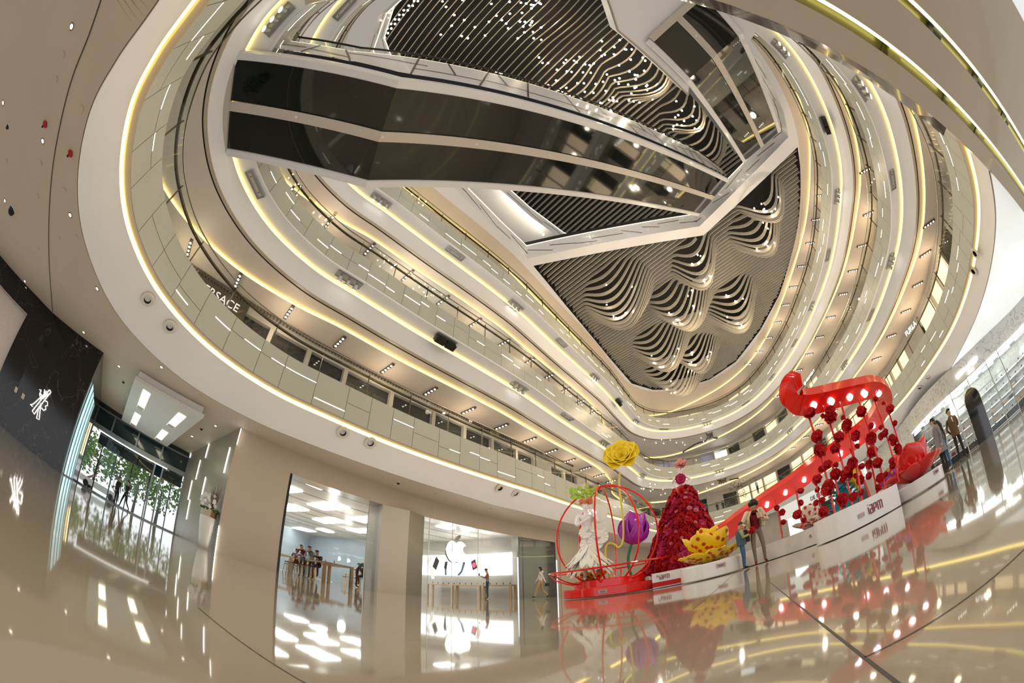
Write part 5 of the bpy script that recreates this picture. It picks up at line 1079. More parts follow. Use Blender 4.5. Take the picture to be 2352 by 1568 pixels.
for i, (px, D, lab, f_, ps_) in enumerate((((818, 1345), 20.5, 'customer in dark jacket and maroon trousers bent over the table left of the column', (.9, .3), LEAN), ((833, 1345), 21.6, 'customer seated at the table left of the column', (-.9, .2), SIT), ((692, 1330), 19.5, 'customer in dark top leaning over the nearest oak table', (.2, -1), LEAN),
                                       ((713, 1330), 19.0, 'customer with dark hair bent over the nearest oak table, right one', (.1, -1), LEAN), ((729, 1333), 18.2, 'customer crouched low behind the nearest oak table', (.1, -1), SIT), ((677, 1330), 21, 'customer seated by the left wall of the shop', (.5, -1), SIT))):
    p = flat(px, D); figure(lab, p, f_, ps_, [[dark, maroon, maroon, greyc, dark, maroon][i], [maroon, dark, dark, dark, jeans, dark][i], M_shoe], 1.7, 'short')
# ================================================================ entrance planter
p = flat((466, 1260), 15.5)
PT = empty('planter', p, 'tall white tapered planter with white orchids and dark red twigs', 'planter'); fd = toward(p)
mb = MB(); mb.lathe([(0, 0), (.20, 0), (.24, .3), (.29, .85), (.33, 1.25)], (0, 0, 0), 24); mb.build('pot', mat('white_gloss_pot', (.75, .73, .68), .15, coat=.4), PT, smooth=True)
mb = MB(); mb.lathe([(.34, 1.22), (.36, 1.5), (.34, 1.5), (.30, 1.42), (0, 1.42)], (0, 0, 0), 24); mb.build('bronze_collar', mat('bronze_band', (.35, .28, .19), .2, metal=.9), PT)
rp = random.Random(3); M_orch = mat('orchid_white', (.82, .80, .78), .5); M_moss = mat('moss_green', (.05, .12, .03), .8); M_twig = mat('red_twig', (.13, .035, .035), .6)
mb = MB(); 
for i in range(60): a_ = rp.uniform(0, 2 * pi); r = rp.uniform(.1, .40); mb.sphere((r * cos(a_), r * sin(a_), 1.47 + rp.uniform(0, .06)), .06, 5, 4)
mb.build('moss', M_moss, PT)
for i in range(26):
    a_ = rp.uniform(0, 2 * pi); r = rp.uniform(.05, .34); c = Vector((r * cos(a_) - .1, r * sin(a_), 1.58 + rp.uniform(0, .5))); mb = MB()
    for k in range(5):
        t = 2 * pi * k / 5; u = Vector((cos(t), 0, sin(t))); w_ = Vector((-sin(t), .3, cos(t))) * .035; mb.poly([tuple(c), tuple(c + u * .05 + w_), tuple(c + u * .085), tuple(c + u * .05 - w_)])
    mb.build('orchid_bloom', M_orch, PT)
for i in range(34):
    a_ = rp.uniform(0, 2 * pi); t = rp.uniform(.05, .32); b0 = Vector((.12, 0, 1.45)); tip = Vector((.15 + cos(a_) * t, sin(a_) * t, 2.15 + rp.uniform(0, .45))); mid = b0.lerp(tip, .5) + Vector((rp.uniform(-.05, .05), 0, 0))
    mb = MB(); mb.tube([b0, mid, tip], [.009, .007, .003], 4); mb.tube([mid, mid.lerp(tip, .6) + Vector((rp.uniform(-.12, .12), rp.uniform(-.1, .1), .1))], .004, 4); mb.build('twig', M_twig, PT)
PT.rotation_euler.z = atan2(fd.y, fd.x) + pi / 2
# mannequin in the far left window
p = V3(-18.2, 1.25); M_, J = figure('white shop mannequin cut by the left edge of the photo', p, (1, .1), dict(lwr=(-.3, .2, .9), lhd=(-.34, .24, .84)), [cl('rose', (.45, .2, .2)), M_manq, M_manq], 1.85, 'none', cat='mannequin', name='mannequin', skin=M_manq)
# dark plant beside the second floor rail, upper left, and at the far bridge
def bush(loc, r, h, label, n=240, seed=1):
    rr = random.Random(seed); T = empty('potted_plant', loc, label, 'plant'); mb = MB(); mb.lathe([(0, 0), (.22, 0), (.27, .45), (.24, .45), (0, .4)], (0, 0, 0), 14); mb.build('pot', M_black, T)
    mb = MB()
    for i in range(n):
        v = Vector((rr.gauss(0, 1), rr.gauss(0, 1), rr.gauss(0, 1))).normalized() * rr.uniform(.4, 1); c = Vector((v.x * r, v.y * r, .5 + h / 2 + v.z * h / 2)); u = Vector((rr.gauss(0, 1), rr.gauss(0, 1), rr.gauss(0, 1))).normalized(); w_ = u.orthogonal().normalized() * .05; mb.quad(*[tuple(q_) for q_ in (c + u * .16, c + w_, c - u * .16, c - w_)])
    mb.build('foliage', mat('dark_leaf_%d' % seed, (.04, .08, .03), .5), T); return T
q_ = atd(388, 335, 11.0); bush((q_.x, q_.y, 7.2), .45, 1.5, 'dark leafy plant behind the second floor rail at the upper left', seed=5)
q_ = atd(1700, 1145, 51.5); bush((q_.x, q_.y, 7.2), 1.5, 3.2, 'large dark leafy plant on the far second floor bridge', 320, seed=6)
# ================================================================ flower display
M_red = mat('gloss_red', (.78, .010, .005), .15, coat=.3); M_red2 = mat('rose_red_paper', (.56, .008, .014), .55); M_redl = mat('lotus_red', (.74, .018, .015), .2, coat=.5)
M_yel = mat('lotus_yellow', (.93, .60, .01), .22, coat=.4); M_dot = mat('dot_red', (.55, .04, .01), .3); M_yrose = mat('yellow_foam', (.95, .68, .03), .5); M_purple = mat('tulip_purple', (.38, .03, .42), .2, coat=.5)
M_green = mat('stem_green', (.01, .20, .07), .3); M_ystem = mat('stem_yellow', (.75, .62, .08), .3); M_pink = mat('rose_pink', (.80, .20, .28), .6); M_pink2 = mat('rose_deep_pink', (.58, .03, .14), .6); M_salmon = mat('salmon_tulle', (.85, .36, .33), .6)
M_pf = mat('platform_white', (.84, .81, .80), .18, coat=.4); M_teal = mat('teal_paper', (.02, .26, .30), .6); M_pwhite = mat('lotus_white', (.80, .66, .58), .25, coat=.3); M_paper = mat('white_paper', (.90, .88, .82), .6)
def petal(mb, org, az, L, Wd, a0, a1, cup=.35, tw=0, base=.03, nu=7, nv=7, mi=0, pw=.62, ruf=0, thick=0):
    """curved petal: leaves the centre at angle a0 from the vertical and ends at a1; returns its surface function"""
    d = Vector((cos(az), sin(az), 0)); s = Vector((-sin(az), cos(az), 0)); pts = []; p = Vector((0, 0, 0)) + d * base; N = 14; c = [p.copy()]; nn = []
    for i in range(N):
        a = a0 + (a1 - a0) * (i + .5) / N; t = d * sin(a) + Vector((0, 0, cos(a))); p = p + t * (L / N); c.append(p.copy())
    def S(u, v):
        x = v * N; i = min(int(x), N - 1); k = x - i; q_ = c[i].lerp(c[i + 1], k); a = a0 + (a1 - a0) * v; nrm = Vector((0, 0, sin(a))) - d * cos(a)
        tq = (.05 + .95 * v) ** .85; w = Wd * max(0, 1 - abs(2 * tq - 1) ** 2.4) ** .5 * (1 if v < .999 else .02)
        return Vector(org) + q_ + s * (u * w) + nrm * (cup * w * u * u) + s * (tw * v) + nrm * (ruf * sin(u * 7 + az * 3) * v * Wd)
    mb.grid([[tuple(S(-1 + 2 * j / nu, i / nv)) for j in range(nu + 1)] for i in range(nv + 1)], False, mi)
    return S
def rose_mesh(name, R, m, seed=0, layers=((6, 1.0, .25, 1.5), (5, .8, .1, 1.15), (4, .58, .0, .8), (3, .36, -.05, .4)), depth=.55, ruf=.06):
    rr = random.Random(seed); mb = MB()
    for li, (n, s_, a0, a1) in enumerate(layers):
        for k in range(n):
            petal(mb, (0, 0, 0), 2 * pi * k / n + li * .5 + rr.uniform(-.15, .15), R * s_ * rr.uniform(.95, 1.08) * (1 + .12 * li), R * .62 * s_ * rr.uniform(.9, 1.1), a0, a1 + rr.uniform(-.15, .2), .45, base=R * .05, nu=5, nv=5, ruf=ruf)
    mb.lathe([(R * .02, R * .1), (R * .16, R * .35), (R * .13, R * .62), (R * .03, R * .5)], (0, 0, 0), 8)
    return mb.mesh(name, m, True)
def obj(name, me, loc, rot=None, parent=None, scale=1, lab=None, cat=None, grp=None):
    o = bpy.data.objects.new(name, me); COL.objects.link(o)
    if parent is not None: o.parent = parent
    o.location = loc; o.scale = (scale,) * 3 if isinstance(scale, (int, float)) else scale
    if rot is not None: o.rotation_euler = rot
    tag(o, lab, cat, grp); return o
def facing(v): return Vector(v).to_track_quat('Z', 'Y').to_euler()
# --- white platform with letters
PF = [(3.42, 10.1), (4.15, 9.7), (5.2, 9.15), (5.85, 8.5), (6.2, 7.7), (6.3, 7.0), (6.1, 6.4), (5.5, 5.95), (5.0, 5.5), (4.85, 5.15), (4.88, 4.85), (5.1, 4.65), (5.5, 4.6), (6.55, 4.52), (7.2, 5.5), (8.0, 5.12), (9.6, 6.5), (9.8, 9), (8.6, 12), (6.5, 13.6), (4.6, 13.2), (4.1, 12.4), (4.0, 11.6), (3.95, 10.9)]
PFs = [PF[0]] + catmull(PF[1:13], 9) + PF[13:]
PO = empty('display_platform', (6.5, 8.5, 0), 'long low white curved platform with thin maroon lettering under the red rose poles', 'platform'); org = PO.location.copy()
mb = MB(); mb.prism(PFs[::-1], .015, .43); mb.build('platform_body', M_pf, PO, origin=org)
def iapm(a, b_, h, parent, org, m, off=.012):
    a = Vector(a); b_ = Vector(b_); d = (b_ - a); W_ = d.length; d.normalize(); n = Vector((d.y, -d.x, 0)); n = n if n.dot(-a) > 0 else -n; u = W_ / 9.2
    def st(x0, y0, x1, y1):
        mb = MB(); mb.bar(a + d * x0 * u + V3(0, 0, y0 * h) + n * off, a + d * x1 * u + V3(0, 0, y1 * h) + n * off, h * .10, .008, n); return mb
    S_ = [(0, 0, 0, .72), (0, .92, 0, 1), (1, .86, 2.6, .86), (2.6, .86, 2.6, 0), (1, .45, 2.6, .45), (1, .0, 2.6, 0), (1, 0, 1, .45), (3.6, 0, 3.6, .86), (3.6, .86, 5.2, .86), (5.2, .86, 5.2, .36), (5.2, .36, 3.6, .36), (6.2, 0, 6.2, .86), (6.2, .86, 9.2, .86), (7.7, .86, 7.7, 0), (9.2, .86, 9.2, 0)]
    for s_ in S_: o = st(*s_).build('letter_stroke', m, parent, origin=org)
M_let = mat('letter_maroon', (.25, .01, .03), .4)
def face_pt(px, a, b_, off=0): return onplane(px[0], px[1], Vector((*a, 0)), Vector((*b_, 0)), off)[0]
a = face_pt((1992, 1160), PF[12], PF[13]); b_ = face_pt((2024, 1150), PF[12], PF[13]); h_ = .17; a.z = b_.z = .15; iapm(a, b_, h_, PO, org, M_let)
fa, fb = PF[0], PF[1]; a = face_pt((1515, 1325), fa, fb); b_ = face_pt((1537, 1320), fa, fb); a.z = b_.z = .24; iapm(a, b_, .13, PO, org, M_let)
a = Vector((*PF[0], 0)); b_ = Vector((*PF[1], 0)); d = (b_ - a).normalized(); n = V3(d.y, -d.x); n = n if n.dot(-a) > 0 else -n; mb = MB(); mb.bar(a + d * .0 + n * .012 + V3(0, 0, .11), b_ + n * .012 + V3(0, 0, .11), .13, .01, n); mb.build('red_stripe', M_red2, PO, origin=org)
M_plq = mat('plaque_pinkish', (.50, .36, .36), .3); M_plt = mat('plaque_print', (.10, .04, .05), .5)
def plaque(p, n, parent, w=.17, h=.075, org=(0, 0, 0)):
    u = Vector((n.y, -n.x, 0)); mb = MB(); mb.box(tuple(p + n * .012), (w, .008, h), (u, n, V3(0, 0, 1))); q_ = mb.build('plaque', M_plq, parent, origin=org)
    mb = MB()
    for k in range(5): mb.box(tuple(p + n * .018 + u * (k - 2) * w * .13), (w * .07, .004, h * .3), (u, n, V3(0, 0, 1)))
    mb.box(tuple(p + n * .018 - V3(0, 0, h * .3)), (w * .5, .004, h * .06), (u, n, V3(0, 0, 1))); mb.build('plaque_print', M_plt, q_)
for px, z, i in (((1974, 1166), .2, 12), ((1858, 1221), .24, 5), ((1511, 1330), .34, 0)):
    f_ = toward(V3(*PF[i])); q_ = face_pt(px, PF[i], PF[i + 1]) if i != 5 else face_pt(px, (6.0, 8.2), (6.3, 7.2)); q_.z = z; dd_ = (V3(*PF[i + 1]) - V3(*PF[i])).normalized(); nn = V3(dd_.y, -dd_.x); nn = nn if nn.dot(-V3(*PF[i])) > 0 else -nn; plaque(q_, nn, PO, *((.17, .075) if i else (.06, .06)), org=org)
# --- round blocks of the two lotuses
def drum(c, r, H_, label, m=M_pf, lift=.015):
    D_ = empty('round_plinth', (c[0], c[1], 0), label, 'plinth'); mb = MB(); mb.lathe([(0, lift), (r - .02, lift), (r, lift + .02), (r, H_ - .02), (r - .02, H_), (0, H_)], (0, 0, 0), 96); mb.build('plinth_body', m, D_, smooth=False); return D_
yc = flat((1636, 1320), 9.6); Dm = drum(yc, .74, .37, 'round white plinth under the yellow spotted lotus'); f_ = toward(yc); q_ = atd(1656, 1291, 8.86) - yc; nn = V3(q_.x, q_.y).normalized(); plaque(nn * .738 + V3(0, 0, .25), nn, Dm, .22, .09)
rc = flat((2112, 1118), 8.75); Dr = drum(rc, .62, .29, 'round white plinth under the big red lotus at right'); q_ = atd(2150, 1080, 8.3) - rc; nn = V3(q_.x, q_.y).normalized(); plaque(nn * .618 + V3(0, 0, .22), nn, Dr, .16, .08)
def lotus(name, loc, spec, m, label, dots=None, dm=None, seed=1, scale=1, group=None):
    rr = random.Random(seed); T = empty(name, loc, label, 'flower sculpture', group); T.scale = (scale,) * 3
    for (n, L, Wd, a0, a1, off, cup, base) in spec:
        for k in range(n):
            mb = MB(); az = 2 * pi * k / n + off; S = petal(mb, (0, 0, 0), az, L, Wd, a0, a1 + rr.uniform(-.08, .08), cup, nu=12, nv=12, base=base)
            o = mb.build('petal', m, T, smooth=True); so = o.modifiers.new('t', 'SOLIDIFY'); so.thickness = .022; so.offset = 0
            if dots:
                dmb = MB()
                for (u, v) in dots:
                    u2 = u + rr.uniform(-.08, .08); v2 = v + rr.uniform(-.04, .04)
                    for sg in (1, -1):
                        c = S(u2, v2); e = .01; tu = (S(u2 + e, v2) - c).normalized(); tv = (S(u2, v2 + e) - c).normalized(); nn = tu.cross(tv).normalized(); tv = nn.cross(tu); r = .042
                        dmb.poly([tuple(S(u2 + 0, v2) + nn * sg * .0145 + (tu * cos(t * pi / 8) + tv * sin(t * pi / 8)) * r) for t in range(16)])
                dmb.build('red_dots', dm, o)
    mb = MB(); mb.lathe([(0, .02), (.12, .03), (.16, .12), (.0, .16)], (0, 0, 0), 16); mb.build('heart', m, T); return T
DOT = [(-.55, .45), (.0, .32), (.55, .5), (-.3, .66), (.32, .72), (.0, .88), (-.68, .72), (.72, .3), (-.2, .5), (.3, .55)]
yl = lotus('lotus_sculpture', (yc.x, yc.y, .37), [(6, .66, .25, 1.35, 1.05, .35, .45, .10), (5, .84, .31, 1.0, .25, .1, .55, .08), (4, .82, .28, .55, -.1, .6, .6, .06)], M_yel, 'big yellow lotus sculpture with red dots on a round white plinth', DOT, M_dot, 3, 1.12)
rl = lotus('lotus_sculpture', (rc.x, rc.y, .29), [(6, .70, .27, 1.3, .95, .3, .5, .12), (4, .84, .36, .85, .0, .5, .7, .08), (3, .74, .36, .45, -.35, .2, .75, .05)], M_redl, 'big glossy red lotus sculpture on a round white plinth at right', None, None, 5)
wl = flat((1866, 1205), 10.0); lotus('lotus_sculpture', (wl.x, wl.y, .43), [(5, .5, .2, 1.3, .9, .2, .5, .08), (4, .62, .26, .8, .0, .5, .6, .06), (3, .6, .26, .45, -.2, .1, .6, .04)], M_pwhite, 'pale pink lotus sculpture with red dots behind the red poles', DOT, M_dot, 7)
vl = flat((2052, 1118), 9.6); lotus('lotus_sculpture', (vl.x, vl.y, .43), [(5, .45, .2, 1.3, .7, .2, .5, .08), (4, .5, .24, .8, .0, .5, .6, .06)], M_purple, 'purple spotted lotus sculpture partly hidden behind the big red lotus', DOT, mat('dot_yellow', (.8, .55, .05), .3), 8)
yt = flat((1976, 1150), 9.3); T = lotus('tulip_sculpture', (yt.x, yt.y, .85), [(5, .42, .2, .7, -.25, .2, .6, .04)], M_yel, 'yellow tulip sculpture behind the red poles', None, None, 9); mb = MB(); mb.tube([(0, 0, -.42), (.05, 0, -.2), (0, 0, .02)], .03, 8); mb.build('stem', M_ystem, T)
# --- red ribbon arch
def RB_(px, py, D): return atd(px, py, D)
AR = [RB_(1841, 872, 7.2), RB_(1826, 885, 7.1), RB_(1822, 908, 7.0), RB_(1830, 926, 7.0), RB_(1852, 931, 7.1), RB_(1888, 925, 7.3), RB_(1930, 914, 7.7), RB_(1975, 903, 8.2), RB_(2005, 897, 8.6), RB_(2026, 905, 9.0), RB_(2032, 925, 9.6), RB_(2020, 955, 10.2), RB_(2000, 982, 10.6), RB_(1965, 1012, 11.0), RB_(1920, 1045, 11.5), RB_(1870, 1080, 12.0), RB_(1820, 1118, 12.6), RB_(1770, 1150, 13.2), RB_(1720, 1185, 13.8), RB_(1670, 1222, 14.3), RB_(1640, 1243, 14.6)]
ARf = [Vector(p) for p in catmull([tuple(p) for p in AR], 6)]
AB = empty('ribbon_arch', (AR[-1].x, AR[-1].y, 0), 'glossy red ribbon arch with round lamps curving over the rose poles', 'arch'); org = AB.location.copy()
mb = MB(); rows = [[], [], [], []]
N_ = len(ARf); ARo = []
for i, p in enumerate(ARf):
    t = (ARf[min(i + 1, N_ - 1)] - ARf[max(i - 1, 0)]).normalized(); k = i / (N_ - 1)
    hw = .13 + .08 * min(1, k * 6) + .15 * max(0, k - .45) / .55; hh = .13
    v = (p - V3(0, 0, CAMH)).normalized(); side = t.cross(v).normalized(); 
    side = side if side.z > 0 else -side
    # flat underside faces down and toward the hall: the ribbon is a box section twisting along its run
    dep = t.cross(side).normalized(); dep = dep if dep.z > 0 else -dep
    f2 = (V3(0, 0, .6) + v * .8).normalized(); f2 = (f2 - t * f2.dot(t)).normalized(); s2 = f2.cross(t).normalized(); s2 = s2 if s2.z > 0 else -s2
    a_ = p - s2 * hw; b_ = p + s2 * hw
    rows[0].append(tuple(a_)); rows[1].append(tuple(b_)); rows[2].append(tuple(b_ + f2 * hh * 2)); rows[3].append(tuple(a_ + f2 * hh * 2))
    ARo.append((p, f2))
mb.grid(rows + rows[:1]); mb.poly([r[0] for r in rows]); mb.poly([r[-1] for r in rows[::-1]]); mb.build('ribbon', M_red, AB, origin=org)
M_rl = mat('ribbon_lamp', (.95, .92, 1), .4, emit=10)
for px in ((1869, 931), (1911, 924), (1952, 915), (1988, 908), (2018, 906), (2006, 979), (1969, 1015), (1932, 1046), (1848, 1105), (1804, 1135), (1761, 1165), (1703, 1185)):
    def sd(q_):
        d_ = (q_[0] - V3(0, 0, CAMH)).normalized(); return -(d_.dot(ray(*px)))
    q_ = min(ARo, key=sd); D_ = math.hypot(q_[0].x, q_[0].y); c = atd(*px, D_) if D_ > 0 else q_[0]; c = q_[0] + (c - q_[0]) * .6 - q_[1] * .02
    X = q_[1].orthogonal().normalized(); Y = q_[1].cross(X); mb = MB(); mb.lathe([(.0, -.012), (.062, -.012), (.07, .0), (.07, .04)], c, 14, 0, (X, Y, q_[1])); mb.build('ribbon_lamp', M_rl, AB, origin=org)
# --- rose poles
g5 = lambda x, y: (1800 + x / 4.125, 860 + y / 4.125)
poles = [(g5(205, 300), g5(480, 1295), 6.9), (g5(378, 290), g5(650, 1230), 7.2), (g5(545, 250), g5(740, 1190), 7.5), (g5(700, 215), g5(965, 1080), 7.9), (g5(840, 190), g5(1060, 880), 8.3), (g5(950, 240), g5(1120, 740), 8.6), (g5(455, 825), g5(540, 1255), 7.6), (g5(620, 705), g5(820, 1155), 8.0), (g5(770, 575), g5(880, 1110), 8.6), (g5(290, 950), g5(375, 1380), 8.2), (g5(110, 1065), g5(183, 1455), 8.9), ((1782, 1147), (1797, 1231), 9.6)]
RS = [(262, 400, 60), (335, 605, 55), (325, 750, 62), (435, 360, 48), (450, 440, 60), (378, 390, 22), (525, 620, 50), (495, 725, 48), (570, 410, 22), (625, 480, 55), (715, 325, 20), (745, 380, 50), (700, 585, 45), (830, 500, 28), (840, 600, 50), (690, 690, 25), (870, 245, 25), (950, 275, 18), (1015, 345, 40), (1055, 470, 25), (975, 565, 35), (935, 580, 30), (920, 505, 20), (1020, 615, 32), (1060, 640, 38), (1060, 720, 45), (1090, 690, 20), (840, 755, 50), (825, 840, 38), (890, 865, 48), (740, 890, 30), (655, 840, 50), (420, 880, 45), (490, 870, 25), (355, 905, 30), (450, 1085, 68), (560, 950, 28), (495, 965, 50), (625, 940, 55), (565, 1005, 30), (625, 980, 30), (670, 965, 22), (740, 1005, 40), (820, 970, 32), (330, 1010, 45), (330, 1100, 25), (160, 1125, 32), (150, 1225, 28), (365, 1200, 28), (318, 1220, 28), (140, 1345, 42), (185, 1385, 24), (370, 1325, 48), (540, 1205, 55), (580, 1225, 25), (665, 1165, 38), (740, 1125, 28), (910, 995, 40), (970, 965, 28), (895, 1080, 30), (1030, 830, 28), (1035, 880, 30)]
RS = [(*g5(x, y), s_ / 4.125) for x, y, s_ in RS] + [(1783, 1167, 6), (1797, 1177, 7), (1799, 1202, 6)]
rmesh = [rose_mesh('rose', 1.0, M_red2, s_, ruf=.10) for s_ in range(4)] + [rose_mesh('rose', 1.0, M_red2, 9, ((5, 1.0, .5, 1.2), (3, .8, .2, .8)))]
azd = lambda px: (lambda r_: atan2(r_.x, r_.y))(ray(*px))
PB = []
for i, (t, b_, D_) in enumerate(poles):
    tb = atd(*b_, D_); tt = atd(*t, D_); base = V3(tb.x, tb.y, .43); P = empty('rose_pole', base, 'slim red pole carrying red paper roses, %s from the left' % ordn([4, 6, 8, 9, 11, 10, 5, 7, 11, 3, 1, 0][i]) if i else 'tallest left red pole with large paper roses on the platform corner', 'flower pole', 'red rose poles on the white platform')
    mb = MB(); ztop = max(.9, (CAMH + D_ * ray(*t).z / math.hypot(ray(*t).x, ray(*t).y)) - .43); lean = (V3(tt.x, tt.y) - V3(tb.x, tb.y)) * .9; mb.tube([(0, 0, 0), (lean.x, lean.y, ztop)], .022, 7); mb.build('pole', M_red, P); PB.append((P, base, lean, ztop, D_))
rr = random.Random(5)
for (x, y, s_) in RS:
    r_ = ray(x, y); h_ = math.hypot(r_.x, r_.y); best = None
    for j, (P, base, lean, zt_, D_) in enumerate(PB):
        z = CAMH + D_ * r_.z / h_; k = min(1, max(0, (z - .43) / zt_)); c = base + lean * k; q_ = V3(r_.x, r_.y) / h_ * math.hypot(c.x, c.y); e = (V3(q_.x, q_.y) - V3(c.x, c.y)).length
        if z < .43 + zt_ + .15 and (best is None or e < best[0]): best = (e, P, base, D_, z, q_)
    if best is None: continue
    e, P, base, D_, z, q_ = best; loc = V3(q_.x, q_.y, z) - base; view = toward(base); v = view * 1 + V3(rr.uniform(-.5, .5), rr.uniform(-.5, .5), rr.uniform(-.1, .7))
    obj('rose', rmesh[rr.randrange(5)], loc - view * .02, facing(v), P, s_ / 1000 * D_ * 1.75)
# --- rose dress mannequin
tc = flat((1575, 1320), 12.3); tz = .43; wtop = atd(1566, 1117, 12.3); sh = V3(wtop.x - tc.x, wtop.y - tc.y)
TD = empty('rose_gown_mannequin', (tc.x, tc.y, tz), 'white mannequin in a tall gown of red and pink roses', 'mannequin'); zw = wtop.z - tz
def gown_r(k): return .17 + 1.03 * k ** .85
def gown(k, a_): c = sh * (1 - k); r = gown_r(k); return V3(c.x + cos(a_) * r, c.y + sin(a_) * r, zw * (1 - k))
mb = MB(); mb.grid([[tuple(gown(i / 20, 2 * pi * j / 32)) for j in range(32)] for i in range(21)], True); mb.build('gown_core', M_red2, TD, smooth=True)
gm = [rose_mesh('rose', 1.0, m_, s_, ruf=.12) for s_, m_ in enumerate((M_red2, MATS['gloss_red'] if 0 else mat('gown_red', (.50, .01, .02), .6), M_pink2, M_red2, mat('gown_crimson', (.36, .004, .03), .6)))]; pm_ = rose_mesh('rose', 1.0, M_pink, 6, ruf=.05)
rr = random.Random(21); va = atan2(-tc.y, -tc.x); extra = MB(); cnt = 0; N_ = 430
for i in range(N_):
    k = ((i + .5) / N_) ** .62; a_ = i * 2.39996; rel = (a_ - va + pi) % (2 * pi) - pi; p = gown(k, a_); out_ = V3(cos(a_), sin(a_), .45)
    s_ = rr.uniform(.10, .19) * (.75 + .4 * k)
    if abs(rel) < 1.75 and cnt < 100 and (i % 3 == 0): obj('rose', gm[rr.randrange(5)], p, facing(out_), TD, s_ * 1.15); cnt += 1
    else:
        me = gm[rr.randrange(5)]; q_ = Vector(out_).to_track_quat('Z', 'Y').to_matrix(); 
        if abs(rel) > 1.9 and rr.random() < .6: continue
        n0 = len(extra.v); extra.v += [tuple(p + q_ @ (v.co * s_)) for v in me.vertices]; extra.f += [tuple(n0 + t for t in f.vertices) for f in me.polygons]; mi = {'rose_red_paper': 0, 'gown_red': 1, 'rose_deep_pink': 2, 'gown_crimson': 3}[me.materials[0].name]; extra.mi += [mi] * len(me.polygons)
eo = extra.build('small_roses', [M_red2, MATS['gown_red'], M_pink2, MATS['gown_crimson']], TD); eo['kind'] = 'stuff'
for px, s_ in (((1582, 1172), 10), ((1595, 1177), 10), ((1574, 1148), 8), ((1556, 1178), 6), ((1577, 1193), 6), ((1616, 1189), 6), ((1595, 1203), 7), ((1555, 1223), 6), ((1535, 1210), 6), ((1567, 1237), 6), ((1544, 1250), 6), ((1531, 1281), 5), ((1613, 1175), 5), ((1609, 1207), 5), ((1575, 1137), 6), ((1565, 1276), 8)):
    r_ = ray(*px); best = None
    for i in range(60):
        D_ = 10.4 + i * .04; q_ = atd(*px, D_) - V3(tc.x, tc.y, tz); k = 1 - q_.z / zw
        if not 0 < k < 1: continue
        c = sh * (1 - k); dd_ = abs(math.hypot(q_.x - c.x, q_.y - c.y) - gown_r(k))
        if best is None or dd_ < best[0]: best = (dd_, q_, c)
        if dd_ < .04: break
    if best: q_ = best[1]; o_ = V3(q_.x - best[2].x, q_.y - best[2].y, .3).normalized(); obj('pink_rose', pm_, q_ + o_ * .06, facing(o_ + toward(tc) * .5), TD, s_ / 1000 * 12.3 * .9)
# torso, arms, headdress of the gown mannequin
P, J = figure('x', (0, 0, 0), (0, 1), dict(lel=(-.34, -.06, 1.22), lwr=(-.14, .06, 1.02), lhd=(-.09, .10, 1.0), rel=(.34, -.06, 1.22), rwr=(.14, .06, 1.02), rhd=(.09, .10, 1.0), neck=(0, 0, 1.47), head=(-.05, 0, 1.60), top=(-.12, 0, 1.70)), [M_manq, M_red2, M_red2], 1.7, 'none', skin=M_manq)
P.name = 'torso'; [P.pop(k, None) for k in ('label', 'category')]; b0 = P.children[0]; b0.parent = TD; b0.name = 'torso'; b0.matrix_parent_inverse = Matrix(); f_ = toward(tc)
b0.location = sh + V3(0, 0, zw - 1.06 * 1.0); b0.rotation_euler.z = atan2(f_.y, f_.x) - pi / 2; b0.scale = (.95, .95, 1); bpy.data.objects.remove(P)
up_ = V3(0, 0, 1); ctr = sh + V3(0, 0, zw + .20) + f_ * .12
obj('bodice_rose', rose_mesh('bodice_rose', 1.0, M_pink2, 30, ((6, 1.0, .3, 1.9), (5, .85, .1, 1.3), (4, .6, 0, .8))), ctr, facing(f_), TD, .21)
obj('tulle_headdress', rose_mesh('tulle_headdress', 1.0, M_salmon, 31, ((5, 1.0, .4, 1.9), (4, .8, .1, 1.2), (3, .6, 0, .8)), ruf=.02), sh + V3(0, 0, zw + .66) - V3(f_.y, -f_.x) * .10, facing(f_ + up_ * .6), TD, .25)
# --- red base and cage with white gown mannequin
cc_ = V3(2.58, 11.3); BS = empty('cage_plinth', cc_, 'two-tier glossy red round base under the cage sculpture', 'plinth')
mb = MB(); mb.lathe([(0, .02), (1.28, .02), (1.31, .04), (1.31, .26), (1.29, .28), (0, .28)], (0, 0, 0), 110); mb.build('lower_tier', M_red, BS); mb = MB(); mb.lathe([(1.0, .28), (1.0, .48), (.98, .5), (0, .5)], (0, 0, 0), 96); mb.build('upper_tier', M_red, BS)
q_ = atd(1377.7, 1356, 9.9) - cc_; nn = V3(q_.x, q_.y).normalized(); plaque(nn * 1.30 + V3(0, 0, .15), nn, BS, .22, .10)
fdir = toward(cc_); sdir = V3(-fdir.y, fdir.x); CG = empty('cage_sculpture', cc_ + V3(0, 0, .28), 'red tube cage of tall hoops around the white gown mannequin', 'cage sculpture')
for ang in (0.15, .95, 1.75):
    hd_ = sdir * cos(ang) + fdir * sin(ang); mb = MB(); mb.tube([tuple(hd_ * (1.48 * sin(t)) + V3(0, 0, 1.55 - 1.52 * cos(t))) for t in [2 * pi * i / 56 for i in range(57)]], .026, 8); mb.build('hoop', M_red, CG)
mb = MB(); mb.tube([(1.68 * cos(t), 1.68 * sin(t), .55 + .05 * cos(t - .6)) for t in [2 * pi * i / 60 for i in range(61)]], .026, 8); mb.build('waist_ring', M_red, CG)
for ang in (0, .9, 1.8, 2.6): hd_ = sdir * cos(ang) + fdir * sin(ang); mb = MB(); mb.tube([tuple(hd_ * (1.68 * cos(t)) + V3(0, 0, .55 - .52 * sin(t))) for t in [pi * i / 20 for i in range(21)]], .022, 7); mb.build('lower_hoop', M_red, CG)
